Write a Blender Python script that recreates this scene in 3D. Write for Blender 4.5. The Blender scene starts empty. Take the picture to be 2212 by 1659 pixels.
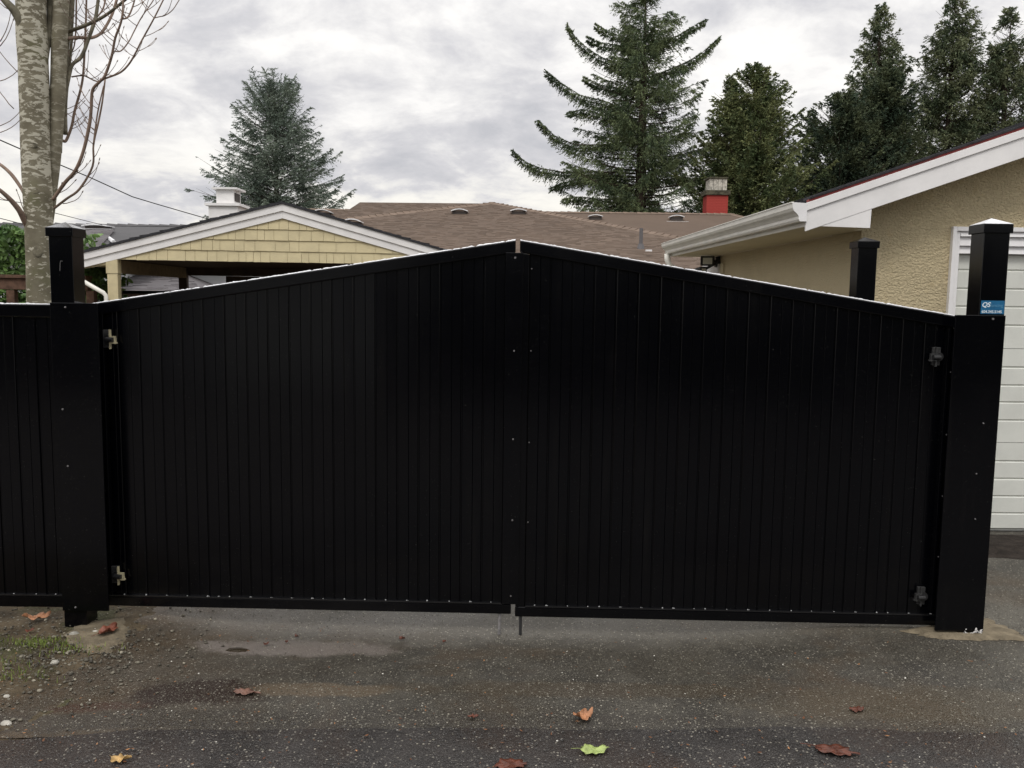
import bpy, math, random
import numpy as np
from mathutils import Vector, Matrix
random.seed(7); rng = np.random.default_rng(7)
S = bpy.context.scene
R = math.radians

# ------------------------------------------------------------------ camera
CAM_H = 1.76; FPX = 1853.0
def basis(pitch=5.9, roll=0.013):
    p = R(pitch)
    fw = np.array([0, math.cos(p), -math.sin(p)]); r = np.array([1., 0, 0]); u = np.cross(r, fw)
    a = math.atan(roll)
    return fw, r*math.cos(a)+u*math.sin(a), -r*math.sin(a)+u*math.cos(a)
FW, RT, UP = basis()
cam_d = bpy.data.cameras.new('camera'); cam = bpy.data.objects.new('camera', cam_d)
S.collection.objects.link(cam); S.camera = cam
cam.matrix_world = Matrix(((RT[0], UP[0], -FW[0], 0), (RT[1], UP[1], -FW[1], 0), (RT[2], UP[2], -FW[2], CAM_H), (0, 0, 0, 1)))
cam_d.sensor_width = 36; cam_d.lens = 36*FPX/2212; cam_d.clip_start = .05; cam_d.clip_end = 1500
def ray(x, y): return FW+RT*(x-1106)/FPX+UP*(829.5-y)/FPX
O0 = np.array([0, 0, CAM_H])
def P(x, y, Y): d = ray(x, y); return O0+d*(Y/d[1])      # the point of the place at depth Y
def G(x, y, z=0.): d = ray(x, y); return O0+d*((z-CAM_H)/d[2])
def VX(x, y, X): d = ray(x, y); return O0+d*(X/d[0])

# ------------------------------------------------------------------ world: overcast sky
SUN_EL, SUN_ROT = R(48), R(205)
W = bpy.data.worlds.new('World'); S.world = W; W.use_nodes = True
nt = W.node_tree; nt.nodes.clear(); L = nt.links
def N(tree, t, **k):
    n = tree.nodes.new(t)
    for a, b in k.items():
        if a in ('i',):
            for q, v in b.items(): n.inputs[q].default_value = v
        else: setattr(n, a, b)
    return n
def mth(tree, op, a, b=None, clamp=False):
    n = tree.nodes.new('ShaderNodeMath'); n.operation = op; n.use_clamp = clamp
    for i, v in ((0, a), (1, b)):
        if v is None: continue
        if isinstance(v, (int, float)): n.inputs[i].default_value = v
        else: tree.links.new(v, n.inputs[i])
    return n.outputs[0]
def ramp(tree, fac, stops, interp='LINEAR'):
    n = tree.nodes.new('ShaderNodeValToRGB'); cr = n.color_ramp; cr.interpolation = interp
    while len(cr.elements) < len(stops): cr.elements.new(.5)
    for e, (p, c) in zip(cr.elements, stops):
        e.position = p; e.color = tuple(c)+(1,) if len(c) == 3 else c
    tree.links.new(fac, n.inputs[0]); return n.outputs[0]
def mixc(tree, fac, a, b, mode='MIX'):
    n = tree.nodes.new('ShaderNodeMix'); n.data_type = 'RGBA'; n.blend_type = mode
    for s, v in ((n.inputs[0], fac), (n.inputs[6], a), (n.inputs[7], b)):
        if isinstance(v, (int, float)): s.default_value = v
        elif isinstance(v, tuple): s.default_value = v+(1,) if len(v) == 3 else v
        else: tree.links.new(v, s)
    return n.outputs[2]
def noise(tree, vec, scale, detail=4, rough=.5, dist=0., out=0, dim='3D'):
    n = tree.nodes.new('ShaderNodeTexNoise'); n.noise_dimensions = dim
    n.inputs['Scale'].default_value = scale; n.inputs['Detail'].default_value = detail
    n.inputs['Roughness'].default_value = rough; n.inputs['Distortion'].default_value = dist
    if vec is not None: tree.links.new(vec, n.inputs['Vector'])
    return n.outputs[out]
def maprange(tree, v, a, b, c=0., d=1., smooth=True):
    n = tree.nodes.new('ShaderNodeMapRange'); n.interpolation_type = 'SMOOTHSTEP' if smooth else 'LINEAR'
    tree.links.new(v, n.inputs[0])
    for i, q in zip((1, 2, 3, 4), (a, b, c, d)): n.inputs[i].default_value = q
    return n.outputs[0]
tc = N(nt, 'ShaderNodeTexCoord'); sep = N(nt, 'ShaderNodeSeparateXYZ'); L.new(tc.outputs['Generated'], sep.inputs[0])
zc = mth(nt, 'MAXIMUM', sep.outputs[2], 0.0)
zz = mth(nt, 'ADD', zc, .30)
cb = N(nt, 'ShaderNodeCombineXYZ')
L.new(mth(nt, 'DIVIDE', sep.outputs[0], zz), cb.inputs[0]); L.new(mth(nt, 'DIVIDE', sep.outputs[1], zz), cb.inputs[1])
mp = N(nt, 'ShaderNodeMapping'); L.new(cb.outputs[0], mp.inputs[0]); mp.inputs['Location'].default_value = (2.3, 7.1, 0); mp.inputs['Scale'].default_value = (1.5, 1.5, 1)
n1 = noise(nt, mp.outputs[0], 1.9, 7, .58, .3)
n2 = noise(nt, mp.outputs[0], 5.2, 6, .62, .3)
n3 = noise(nt, mp.outputs[0], .45, 2, .5)
cl = mth(nt, 'ADD', mth(nt, 'ADD', mth(nt, 'MULTIPLY', n1, .62), mth(nt, 'MULTIPLY', n2, .23)), mth(nt, 'MULTIPLY', n3, .25))
ccol = ramp(nt, cl, [(.43, (.56, .565, .60)), (.505, (.68, .675, .70)), (.555, (.81, .80, .805)), (.61, (.96, .945, .93)), (.70, (1.06, 1.045, 1.01))])
grad = ramp(nt, zc, [(0, (.405, .405, .405)), (.32, (.44, .44, .44)), (1, (1, 1, 1))]); grad = mixc(nt, 1., grad, (2.42, 2.42, 2.42), 'MULTIPLY')
ccol = mixc(nt, 1., ccol, grad, 'MULTIPLY')
warm = maprange(nt, zc, 0.01, .20, 1., 0.)
ccol = mixc(nt, mth(nt, 'MULTIPLY', warm, maprange(nt, cl, .5, .6)), ccol, (1.02, .985, .88))
sky = N(nt, 'ShaderNodeTexSky', sky_type='NISHITA'); sky.sun_disc = False; sky.sun_elevation = SUN_EL; sky.sun_rotation = SUN_ROT
sky.air_density = 1.; sky.dust_density = 2.
skys = mixc(nt, 1., sky.outputs[0], (.1, .1, .1), 'MULTIPLY')
gap = mth(nt, 'MULTIPLY', maprange(nt, cl, .36, .42, 1., 0.), .7)
fin = mixc(nt, gap, ccol, skys)
bg = N(nt, 'ShaderNodeBackground'); bg.inputs[1].default_value = 1.0; L.new(fin, bg.inputs[0])
wo = N(nt, 'ShaderNodeOutputWorld'); L.new(bg.outputs[0], wo.inputs[0])
sl = bpy.data.lights.new('sun', 'SUN'); sl.energy = 1.1; sl.angle = R(14); sl.color = (1, .96, .9)
sun = bpy.data.objects.new('sun', sl); S.collection.objects.link(sun)
sd = Vector((math.sin(SUN_ROT)*math.cos(SUN_EL), math.cos(SUN_ROT)*math.cos(SUN_EL), math.sin(SUN_EL)))
sun.rotation_euler = sd.to_track_quat('Z', 'Y').to_euler()
S.view_settings.view_transform = 'Standard'; S.view_settings.look = 'None'; S.view_settings.exposure = 0.0
S.view_settings.gamma = 1; S.view_settings.use_curve_mapping = False

# ------------------------------------------------------------------ object helpers
def link(o, parent=None):
    S.collection.objects.link(o)
    if parent is not None: o.parent = parent
    return o
def tag(o, label=None, cat=None, group=None, kind=None):
    if label: o['label'] = label
    if cat: o['category'] = cat
    if group: o['group'] = group
    if kind: o['kind'] = kind
    return o
def empty(name, loc, label, cat, rz=0., group=None):
    o = bpy.data.objects.new(name, None); o.empty_display_size = .2; o.location = loc; o.rotation_euler = (0, 0, rz)
    link(o); return tag(o, label, cat, group)
class MB:
    def __init__(s): s.v = []; s.f = []
    def add(s, vs, fs):
        b = len(s.v); s.v += [tuple(map(float, p)) for p in vs]; s.f += [tuple(b+i for i in f) for f in fs]; return s
    def box(s, x0, x1, y0, y1, z0, z1, bev=0.):
        if bev <= 0:
            return s.add([(x0, y0, z0), (x1, y0, z0), (x1, y1, z0), (x0, y1, z0), (x0, y0, z1), (x1, y0, z1), (x1, y1, z1), (x0, y1, z1)],
                         [(0, 3, 2, 1), (4, 5, 6, 7), (0, 1, 5, 4), (1, 2, 6, 5), (2, 3, 7, 6), (3, 0, 4, 7)])
        b = bev
        return s.prism([(x0+b, y0), (x1-b, y0), (x1, y0+b), (x1, y1-b), (x1-b, y1), (x0+b, y1), (x0, y1-b), (x0, y0+b)], z0, z1)
    def prism(s, poly, z0, z1):      # poly in xy, ccw
        n = len(poly); vs = [(x, y, z0) for x, y in poly]+[(x, y, z1) for x, y in poly]
        return s.add(vs, [tuple(range(n))[::-1], tuple(range(n, 2*n))]+[(i, (i+1) % n, n+(i+1) % n, n+i) for i in range(n)])
    def prism_xz(s, poly, y0, y1):   # poly in xz, ccw seen from -y
        n = len(poly); vs = [(x, y0, z) for x, z in poly]+[(x, y1, z) for x, z in poly]
        return s.add(vs, [tuple(range(n)), tuple(range(n, 2*n))[::-1]]+[((i+1) % n, i, n+i, n+(i+1) % n) for i in range(n)])
    def sweep(s, prof, a, b, up=(0, 0, 1)):   # profile (side, up) from point a to b
        a, b = Vector(a), Vector(b); t = (b-a).normalized(); sd = t.cross(Vector(up)).normalized(); u2 = sd.cross(t)
        n = len(prof); vs = [a+sd*p+u2*q for p, q in prof]+[b+sd*p+u2*q for p, q in prof]
        return s.add(vs, [tuple(range(n)), tuple(range(n, 2*n))[::-1]]+[((i+1) % n, i, n+i, n+(i+1) % n) for i in range(n)])
    def tube(s, pts, rad, n=8, caps=True):
        pts = [Vector(p) for p in pts]; m = len(pts)
        if not hasattr(rad, '__len__'): rad = [rad]*m
        ref = Vector((0, 0, 1)) if abs((pts[-1]-pts[0]).normalized().z) < .9 else Vector((0, 1, 0))
        vs = []
        for i, p in enumerate(pts):
            t = (pts[min(i+1, m-1)]-pts[max(i-1, 0)]).normalized(); a = t.cross(ref).normalized(); b = t.cross(a)
            for k in range(n):
                c = 2*math.pi*k/n; vs.append(p+(a*math.cos(c)+b*math.sin(c))*rad[i])
        fs = [(i*n+k, (i+1)*n+k, (i+1)*n+(k+1) % n, i*n+(k+1) % n) for i in range(m-1) for k in range(n)]
        if caps: fs += [tuple(range(n)), tuple(range((m-1)*n, m*n))[::-1]]
        return s.add(vs, fs)
    def mesh(s, name):
        me = bpy.data.meshes.new(name); me.from_pydata(s.v, [], s.f); me.update(); return me
    def build(s, name, mat, parent=None, smooth=False, bevel=0.):
        me = s.mesh(name)
        if mat: me.materials.append(mat)
        if smooth: me.shade_smooth()
        o = link(bpy.data.objects.new(name, me), parent)
        if bevel:
            m = o.modifiers.new('bevel', 'BEVEL'); m.width = bevel; m.segments = 3; m.limit_method = 'ANGLE'; m.angle_limit = R(40)
        return o
def npmesh(name, verts, faces_flat, k, mat, parent=None):
    me = bpy.data.meshes.new(name); nv = len(verts); nf = len(faces_flat)//k
    me.vertices.add(nv); me.vertices.foreach_set('co', np.ascontiguousarray(verts, dtype=np.float32).ravel())
    me.loops.add(nf*k); me.loops.foreach_set('vertex_index', np.ascontiguousarray(faces_flat, dtype=np.int32))
    me.polygons.add(nf); me.polygons.foreach_set('loop_start', np.arange(0, nf*k, k, dtype=np.int32))
    me.update(calc_edges=True); me.validate(); me.materials.append(mat)
    return link(bpy.data.objects.new(name, me), parent)

# ------------------------------------------------------------------ materials
def mat(name, col, rough=.6, spec=.5, metal=0., var=.0, vscale=3., bump=0., bscale=40., island=0., coat=0.):
    m = bpy.data.materials.new(name); m.use_nodes = True; t = m.node_tree; b = t.nodes['Principled BSDF']
    b.inputs['Roughness'].default_value = rough; b.inputs['Metallic'].default_value = metal; b.inputs['Specular IOR Level'].default_value = spec
    b.inputs['Base Color'].default_value = tuple(col)+(1,)
    if coat: b.inputs['Coat Weight'].default_value = coat; b.inputs['Coat Roughness'].default_value = .15
    g = t.nodes.new('ShaderNodeNewGeometry'); pos = g.outputs['Position']; c = tuple(col)
    if var:
        f = noise(t, pos, vscale, 5, .6)
        c = mixc(t, maprange(t, f, .3, .7), tuple(x*(1-var) for x in col), tuple(min(1, x*(1+var)) for x in col))
        t.links.new(c, b.inputs['Base Color'])
    if island:
        v = maprange(t, g.outputs['Random Per Island'], 0, 1, 1-island, 1+island, False)
        c = mixc(t, 1., c, v, 'MULTIPLY'); t.links.new(c, b.inputs['Base Color'])
    if bump:
        bn = t.nodes.new('ShaderNodeBump'); bn.inputs['Strength'].default_value = bump; bn.inputs['Distance'].default_value = .01
        t.links.new(noise(t, pos, bscale, 5, .6), bn.inputs['Height']); t.links.new(bn.outputs[0], b.inputs['Normal'])
    return m
def tree_of(m): return m.node_tree, m.node_tree.nodes['Principled BSDF']

M = {}
# black powder-coated metal with faint dust, streaks
m = mat('black_coated_metal', (.006, .006, .0072), .42, .30); t, b = tree_of(m)
g = t.nodes.new('ShaderNodeNewGeometry')
mp_ = t.nodes.new('ShaderNodeMapping'); t.links.new(g.outputs['Position'], mp_.inputs[0]); mp_.inputs['Scale'].default_value = (14, 14, .8)
st = noise(t, mp_.outputs[0], 1., 5, .7); sm = noise(t, g.outputs['Position'], 1.1, 4, .6)
spk = noise(t, g.outputs['Position'], 170, 2, .5)
dust = mth(t, 'MULTIPLY', maprange(t, st, .5, .8), maprange(t, sm, .4, .65))
c = mixc(t, dust, (.0009, .0010, .0018), (.0040, .0038, .0040)); c = mixc(t, mth(t, 'MULTIPLY', maprange(t, spk, .735, .76), .8), c, (.10, .098, .09))
t.links.new(c, b.inputs['Base Color']); t.links.new(maprange(t, sm, .3, .7, .15, .21), b.inputs['Roughness'])
M['black'] = m
M['black_wet'] = mat('black_wet_metal', (.007, .007, .008), .16, .6, bump=.35, bscale=90, coat=.6)
M['dark_gap'] = mat('black_backing_metal', (.0035, .0035, .004), .6, .3)
m = bpy.data.materials.new('white_glint_water'); m.use_nodes = True; t, b = tree_of(m)
b.inputs['Base Color'].default_value = (.9, .9, .92, 1); b.inputs['Transmission Weight'].default_value = .25; b.inputs['IOR'].default_value = 1.33; b.inputs['Roughness'].default_value = .2  # wet film whose whitish colour stands in for reflected sky
M['white_glint_water'] = m
M['white'] = mat('white_painted_wood', (.80, .785, .775), .5, .4, var=.05, vscale=5, bump=.08, bscale=60)
M['white_vinyl'] = mat('white_vinyl', (.80, .79, .79), .4, .5, var=.04, vscale=9)
M['gutter'] = mat('cream_white_gutter_metal', (.72, .70, .64), .38, .5, var=.06, vscale=5)
M['yellow'] = mat('pale_yellow_paint', (.56, .485, .30), .65, .3, var=.07, vscale=6, bump=.25, bscale=60, island=.045)
M['yellow_plain'] = mat('pale_yellow_post_paint', (.55, .475, .295), .65, .3, var=.09, vscale=9, bump=.15, bscale=50)
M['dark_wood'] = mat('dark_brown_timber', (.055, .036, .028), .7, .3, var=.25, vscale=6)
M['fence_wood'] = mat('weathered_brown_timber', (.10, .058, .04), .8, .2, var=.35, vscale=10, bump=.4, bscale=40)
M['beam_shaded'] = mat('shade_toned_beam', (.22, .165, .10), .75, .3, var=.2, vscale=8)  # pale yellow beam, its colour browned for the shade inside the carport
def roofmat(name, col, isl=.10):
    m = mat(name, col, .85, .25, var=.07, vscale=.7, bump=.15, bscale=120, island=isl); return m
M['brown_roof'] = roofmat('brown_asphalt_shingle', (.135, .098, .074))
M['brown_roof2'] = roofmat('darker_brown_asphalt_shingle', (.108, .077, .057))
M['ridge_roof'] = mat('brown_ridge_cap', (.17, .125, .095), .85, .25, island=.12)
M['grey_roof'] = roofmat('charcoal_asphalt_shingle', (.085, .083, .085))
M['grey_roof2'] = roofmat('lighter_grey_asphalt_shingle', (.15, .14, .145))
M['black_roof'] = mat('black_asphalt_shingle', (.03, .03, .034), .8, .3, bump=.4, bscale=90, var=.3, vscale=20, island=.2)
M['red_metal'] = mat('dark_red_metal', (.20, .018, .014), .5, .5, var=.3, vscale=6)
M['galv'] = mat('galvanised_vent_metal', (.72, .72, .73), .3, .5, .0, var=.12, vscale=8)
M['vent_dark'] = mat('dark_brown_vent_metal', (.06, .05, .045), .6, .4)
M['lead'] = mat('grey_pipe', (.11, .105, .11), .6, .4)
M['brick_red'] = mat('red_painted_brick', (.36, .05, .04), .75, .3, island=.12, bump=.3, bscale=60)
M['mortar'] = mat('red_painted_mortar', (.25, .035, .03), .8, .2)
M['cement'] = mat('stained_cement', (.42, .40, .35), .85, .2, var=.5, vscale=7, bump=.4)
M['moss_cement'] = mat('dark_mossy_cement', (.07, .065, .045), .9, .2, var=.5, vscale=9, bump=.5)
M['siding'] = mat('pale_grey_siding', (.62, .63, .64), .6, .4)
M['brick_dark'] = mat('brown_brick', (.10, .06, .045), .85, .2, island=.35)
M['door_panel'] = mat('pale_grey_door_vinyl', (.66, .67, .62), .5, .4, var=.05, vscale=4)
M['cable'] = mat('black_cable', (.03, .03, .03), .6, .3)
M['hinge_white'] = mat('ivory_plastic', (.48, .43, .28), .5, .4, var=.15, vscale=60)
M['hinge_grey'] = mat('dark_grey_plastic', (.035, .035, .035), .5, .4, var=.3, vscale=60)
M['steel'] = mat('dull_steel', (.22, .21, .21), .45, .5, .4, var=.3, vscale=40)
M['bolt'] = mat('black_bolt', (.02, .02, .021), .35, .5)
M['concrete'] = mat('sandy_concrete', (.17, .14, .095), .85, .25, var=.3, vscale=14, bump=.7, bscale=70)
M['sill'] = mat('mossy_concrete_sill', (.24, .20, .10), .85, .2, var=.3, vscale=9, bump=.5)
M['beige_soffit'] = mat('beige_painted_soffit', (.58, .51, .34), .6, .3, var=.04)

# stucco
def stucco(name, col, dist, scale):
    m = mat(name, col, .8, .25); t, b = tree_of(m); g = t.nodes.new('ShaderNodeNewGeometry'); pos = g.outputs['Position']
    mpn = t.nodes.new('ShaderNodeMapping'); t.links.new(pos, mpn.inputs[0]); mpn.inputs['Scale'].default_value = (1, 1, 1.25)
    a = noise(t, mpn.outputs[0], scale, 3, .6, .25); h = ramp(t, a, [(.35, (0, 0, 0)), (.5, (.65, .65, .65)), (.62, (1, 1, 1))])
    f = noise(t, pos, 180, 3, .6)
    hh = mth(t, 'ADD', h, mth(t, 'MULTIPLY', f, .22))
    bn = t.nodes.new('ShaderNodeBump'); bn.inputs['Strength'].default_value = 1.; bn.inputs['Distance'].default_value = dist
    t.links.new(hh, bn.inputs['Height']); t.links.new(bn.outputs[0], b.inputs['Normal'])
    big = noise(t, pos, 1.7, 4, .6)
    c = mixc(t, maprange(t, big, .35, .65), tuple(x*.94 for x in col), tuple(x*1.05 for x in col))
    c = mixc(t, maprange(t, noise(t, pos, 9, 4, .7), .55, .75, 0, .35), c, (col[0]*1.02, col[1]*.93, col[2]*.78))
    t.links.new(c, b.inputs['Base Color']); return m
M['stucco'] = stucco('cream_stucco', (.60, .505, .325), .0085, 52)
M['stucco_fine'] = stucco('cream_fine_stucco', (.56, .475, .31), .004, 60)

# bark
m = mat('lichen_bark', (.1, .1, .08), .85, .2); t, b = tree_of(m); g = t.nodes.new('ShaderNodeNewGeometry')
mpn = t.nodes.new('ShaderNodeMapping'); t.links.new(g.outputs['Position'], mpn.inputs[0]); mpn.inputs['Scale'].default_value = (14, 14, 38)
a = noise(t, mpn.outputs[0], 1., 6, .66, .5)
big = noise(t, g.outputs['Position'], 2.2, 3, .6)
sepz = t.nodes.new('ShaderNodeSeparateXYZ'); t.links.new(g.outputs['Position'], sepz.inputs[0])
zsh = maprange(t, sepz.outputs[2], 1.7, 3.3, -.085, .012)
th = mth(t, 'ADD', a, mth(t, 'ADD', zsh, mth(t, 'MULTIPLY', mth(t, 'SUBTRACT', big, .5), .35)))
sp = maprange(t, th, .485, .515)
base = mixc(t, maprange(t, noise(t, g.outputs['Position'], 9, 5, .6), .3, .7), (.145, .128, .09), (.215, .195, .14))
base = mixc(t, maprange(t, noise(t, g.outputs['Position'], 3.1, 4, .6), .55, .75, 0, .6), base, (.13, .135, .06))
c = mixc(t, sp, base, (.47, .445, .36)); t.links.new(c, b.inputs['Base Color'])
bn = t.nodes.new('ShaderNodeBump'); bn.inputs['Strength'].default_value = .55; bn.inputs['Distance'].default_value = .006
t.links.new(a, bn.inputs['Height']); t.links.new(bn.outputs[0], b.inputs['Normal'])
M['bark'] = m
m = M['bark'].copy(); m.name = 'darker_lichen_bark'; M['bark2'] = m
for nd in m.node_tree.nodes:
    if nd.type == 'MAP_RANGE' and abs(nd.inputs[1].default_value-.485) < 1e-3: nd.inputs[1].default_value = .515; nd.inputs[2].default_value = .60; nd.inputs[4].default_value = .55
M['twig'] = mat('reddish_twig_bark', (.21, .15, .115), .8, .2, var=.3, vscale=9)
M['stem'] = mat('grey_green_young_bark', (.16, .145, .105), .85, .2, var=.4, vscale=16, bump=.5, bscale=60)
M['con_bark'] = mat('conifer_bark', (.06, .045, .036), .9, .1, var=.3)
def leafmat(name, a, bcol, rough=.65, trans=.25):
    m = mat(name, a, rough, .3); t, b = tree_of(m); g = t.nodes.new('ShaderNodeNewGeometry')
    f = maprange(t, noise(t, g.outputs['Position'], 1.1, 3, .6), .38, .62)
    c = mixc(t, f, a, bcol); v = maprange(t, g.outputs['Random Per Island'], 0, 1, .5, 1.6, False)
    c = mixc(t, 1., c, v, 'MULTIPLY'); t.links.new(c, b.inputs['Base Color'])
    if trans:
        tr = t.nodes.new('ShaderNodeBsdfTranslucent'); t.links.new(c, tr.inputs[0]); mx = t.nodes.new('ShaderNodeMixShader'); mx.inputs[0].default_value = trans
        out = t.nodes['Material Output']; t.links.new(b.outputs[0], mx.inputs[1]); t.links.new(tr.outputs[0], mx.inputs[2]); t.links.new(mx.outputs[0], out.inputs[0])
    return m
M['cedar_blue'] = leafmat('blue_green_needles', (.11, .145, .115), (.20, .24, .19))
M['cedar_green'] = leafmat('deep_green_needles', (.065, .095, .05), (.16, .195, .095))
M['cypress'] = leafmat('olive_green_scale_leaves', (.075, .105, .045), (.18, .20, .085))
M['cypress_dark'] = leafmat('dark_green_scale_leaves', (.045, .07, .045), (.10, .12, .062))
M['open_green'] = leafmat('mid_green_scale_leaves', (.075, .105, .058), (.18, .20, .11))
M['laurel'] = leafmat('laurel_leaves', (.06, .12, .035), (.13, .21, .065), .35, .25)
M['laurel_dark'] = leafmat('dark_hedge_leaves', (.025, .045, .02), (.05, .08, .03), .6, .1)
M['grass'] = leafmat('grass_blades', (.12, .17, .03), (.24, .28, .07), .6, .3)

# ---- paving and soil
def speckle(t, pos, scale, lo, hi, seed=0.):
    v = t.nodes.new('ShaderNodeTexVoronoi'); v.inputs['Scale'].default_value = scale; v.inputs['Randomness'].default_value = 1.
    t.links.new(pos, v.inputs['Vector']); s3 = t.nodes.new('ShaderNodeSeparateColor'); t.links.new(v.outputs['Color'], s3.inputs[0])
    pick = maprange(t, s3.outputs[0], lo, hi); near = maprange(t, v.outputs['Distance'], .30, .44, 1., 0.)
    return mth(t, 'MULTIPLY', pick, near), s3.outputs[1], v.outputs['Distance']
def paving(name, cols, chip, dirt, wet, stains=()):
    m = mat(name, cols[0], .6, .5); t, b = tree_of(m); g = t.nodes.new('ShaderNodeNewGeometry'); pos = g.outputs['Position']
    sx = t.nodes.new('ShaderNodeSeparateXYZ'); t.links.new(pos, sx.inputs[0])
    big = noise(t, pos, .9, 5, .62, .3); mid = noise(t, pos, 4.2, 5, .65)
    c = mixc(t, maprange(t, mid, .3, .7), cols[0], cols[1])
    # dirt drifts: along the verge on the left and in streaks
    edge = maprange(t, mth(t, 'ADD', sx.outputs[0], mth(t, 'MULTIPLY', mth(t, 'SUBTRACT', big, .5), 2.2)), -2.2, -.75, 1., 0.)
    drift = maprange(t, big, .50, .62, 0., .85)
    dsum = mth(t, 'MAXIMUM', mth(t, 'MULTIPLY', edge, dirt[1]), mth(t, 'MULTIPLY', drift, dirt[2]))
    c = mixc(t, dsum, c, mixc(t, maprange(t, mid, .35, .65), dirt[0], tuple(x*.55 for x in dirt[0])))
    for (ex, ey, rx_, ry_, colr, amt) in stains:
        dx = mth(t, 'DIVIDE', mth(t, 'SUBTRACT', sx.outputs[0], ex), rx_); dy = mth(t, 'DIVIDE', mth(t, 'SUBTRACT', sx.outputs[1], ey), ry_)
        rr_ = mth(t, 'SQRT', mth(t, 'ADD', mth(t, 'MULTIPLY', dx, dx), mth(t, 'MULTIPLY', dy, dy)))
        k_ = maprange(t, mth(t, 'ADD', rr_, mth(t, 'MULTIPLY', mth(t, 'SUBTRACT', noise(t, pos, 5., 6, .7), .5), 1.7)), .65, 1.15, amt, 0.)
        c = mixc(t, k_, c, colr, 'MIX' if colr[0] < 1 else 'MULTIPLY')
    s1, r1, d1 = speckle(t, pos, chip[0], .35, .85); s2, r2, d2 = speckle(t, pos, chip[1], .62, .98)
    chipc = mixc(t, r1, chip[2], chip[3])
    vis = mth(t, 'SUBTRACT', 1., mth(t, 'MULTIPLY', dsum, .45))
    c = mixc(t, mth(t, 'MULTIPLY', mth(t, 'MULTIPLY', s1, .62), vis), c, chipc)
    c = mixc(t, mth(t, 'MULTIPLY', mth(t, 'MULTIPLY', s2, .85), vis), c, mixc(t, r2, chip[2], (.42, .39, .32)))
    t.links.new(c, b.inputs['Base Color'])
    rgh = maprange(t, noise(t, pos, 1.6, 4, .6), .38, .62, wet[0], wet[1])
    t.links.new(rgh, b.inputs['Roughness'])
    bn = t.nodes.new('ShaderNodeBump'); bn.inputs['Strength'].default_value = .9; bn.inputs['Distance'].default_value = .0035
    t.links.new(mth(t, 'ADD', d1, mth(t, 'MULTIPLY', d2, .6)), bn.inputs['Height']); t.links.new(bn.outputs[0], b.inputs['Normal'])
    return m, c
M['drive'], _ = paving('old_asphalt', ((.036, .032, .026), (.066, .059, .047)), (150, 84, (.10, .095, .07), (.27, .25, .205)), ((.084, .056, .031), .9, .6), (.38, .7), ((0, 3.40, 9., .09, (.034, .029, .024), .55), (-1.40, 3.65, .34, .15, (.018, .0085, .0045), .97), (-1.80, 3.52, .22, .05, (.045, .017, .010), .6), (-1.08, 4.27, .55, .13, (.20, .172, .155), .7), (-.85, 3.68, .36, .08, (.105, .078, .050), .8), (.35, 3.72, .9, .10, (.055, .040, .024), .6), (1.9, 3.6, .9, .2, (.075, .058, .036), .5), (1.0, 4.75, 2.6, .42, (.12, .11, .09), .45), (-.9, 4.6, 1.2, .3, (.11, .10, .085), .4)))
M['alley'], _ = paving('new_coarse_asphalt', ((.026, .0235, .022), (.045, .040, .037)), (135, 82, (.052, .048, .045), (.17, .16, .145)), ((.06, .036, .024), .5, .5), (.42, .6))
m = mat('damp_soil', (.08, .06, .04), .85, .2); t, b = tree_of(m); g = t.nodes.new('ShaderNodeNewGeometry'); pos = g.outputs['Position']
c = mixc(t, maprange(t, noise(t, pos, 5, 6, .65), .3, .7), (.05, .038, .024), (.115, .088, .055))
s1, r1, d1 = speckle(t, pos, 55, .6, .95); c = mixc(t, mth(t, 'MULTIPLY', s1, .7), c, mixc(t, r1, (.12, .115, .09), (.24, .23, .19)))
c = mixc(t, maprange(t, noise(t, pos, 2.3, 4, .6), .52, .64, 0, .5), c, (.05, .062, .022))
t.links.new(c, b.inputs['Base Color']); bn = t.nodes.new('ShaderNodeBump'); bn.inputs['Strength'].default_value = 1; bn.inputs['Distance'].default_value = .012
t.links.new(mth(t, 'ADD', noise(t, pos, 22, 6, .7), mth(t, 'MULTIPLY', d1, .3)), bn.inputs['Height']); t.links.new(bn.outputs[0], b.inputs['Normal'])
M['soil'] = m

# ------------------------------------------------------------------ ground, driveway, road
def sst(x): x = max(0., min(1., x)); return x*x*(3-2*x)
def hgt(x, y):
    near = sst((x+3.9)/1.0) if x < -2.9 else 1.
    return -.034*sst((-1.35-x)/.75)*sst((5.6-y)/.8)*sst((y-2.2)/.9)-.078*sst((x+2.05)/.75)*sst((1.95-x)/1.1)*sst((y-3.55)/.95)*sst((6.6-y)/1.4)
def sheet(name, xs, ys, dz, m, inside=None, kind='structure', rough=0., sc=3.):
    from mathutils import noise as mn
    vs = []; idx = {}; fs = []
    for j, y in enumerate(ys):
        for i, x in enumerate(xs):
            z = hgt(x, y)+dz
            if rough: z += rough*mn.fractal(Vector((x*sc, y*sc, 0)), .8, 2., 4)
            idx[i, j] = len(vs); vs.append((x, y, z))
    for j in range(len(ys)-1):
        for i in range(len(xs)-1):
            cx, cy = (xs[i]+xs[i+1])/2, (ys[j]+ys[j+1])/2
            if inside is None or inside(cx, cy): fs.append((idx[i, j], idx[i+1, j], idx[i+1, j+1], idx[i, j+1]))
    b_ = MB(); b_.add(vs, fs); o = b_.build(name, m, None, smooth=True); tag(o, kind=kind); return o
def axis(*segs):
    out = []
    for a, b_, n in segs: out += list(np.linspace(a, b_, n, endpoint=False))
    return out+[segs[-1][1]]
from mathutils import noise as mnoise
def wob(v, f, a, o=0.): return a*mnoise.fractal(Vector((v*f+o, o, .3)), .9, 2., 4)
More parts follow.
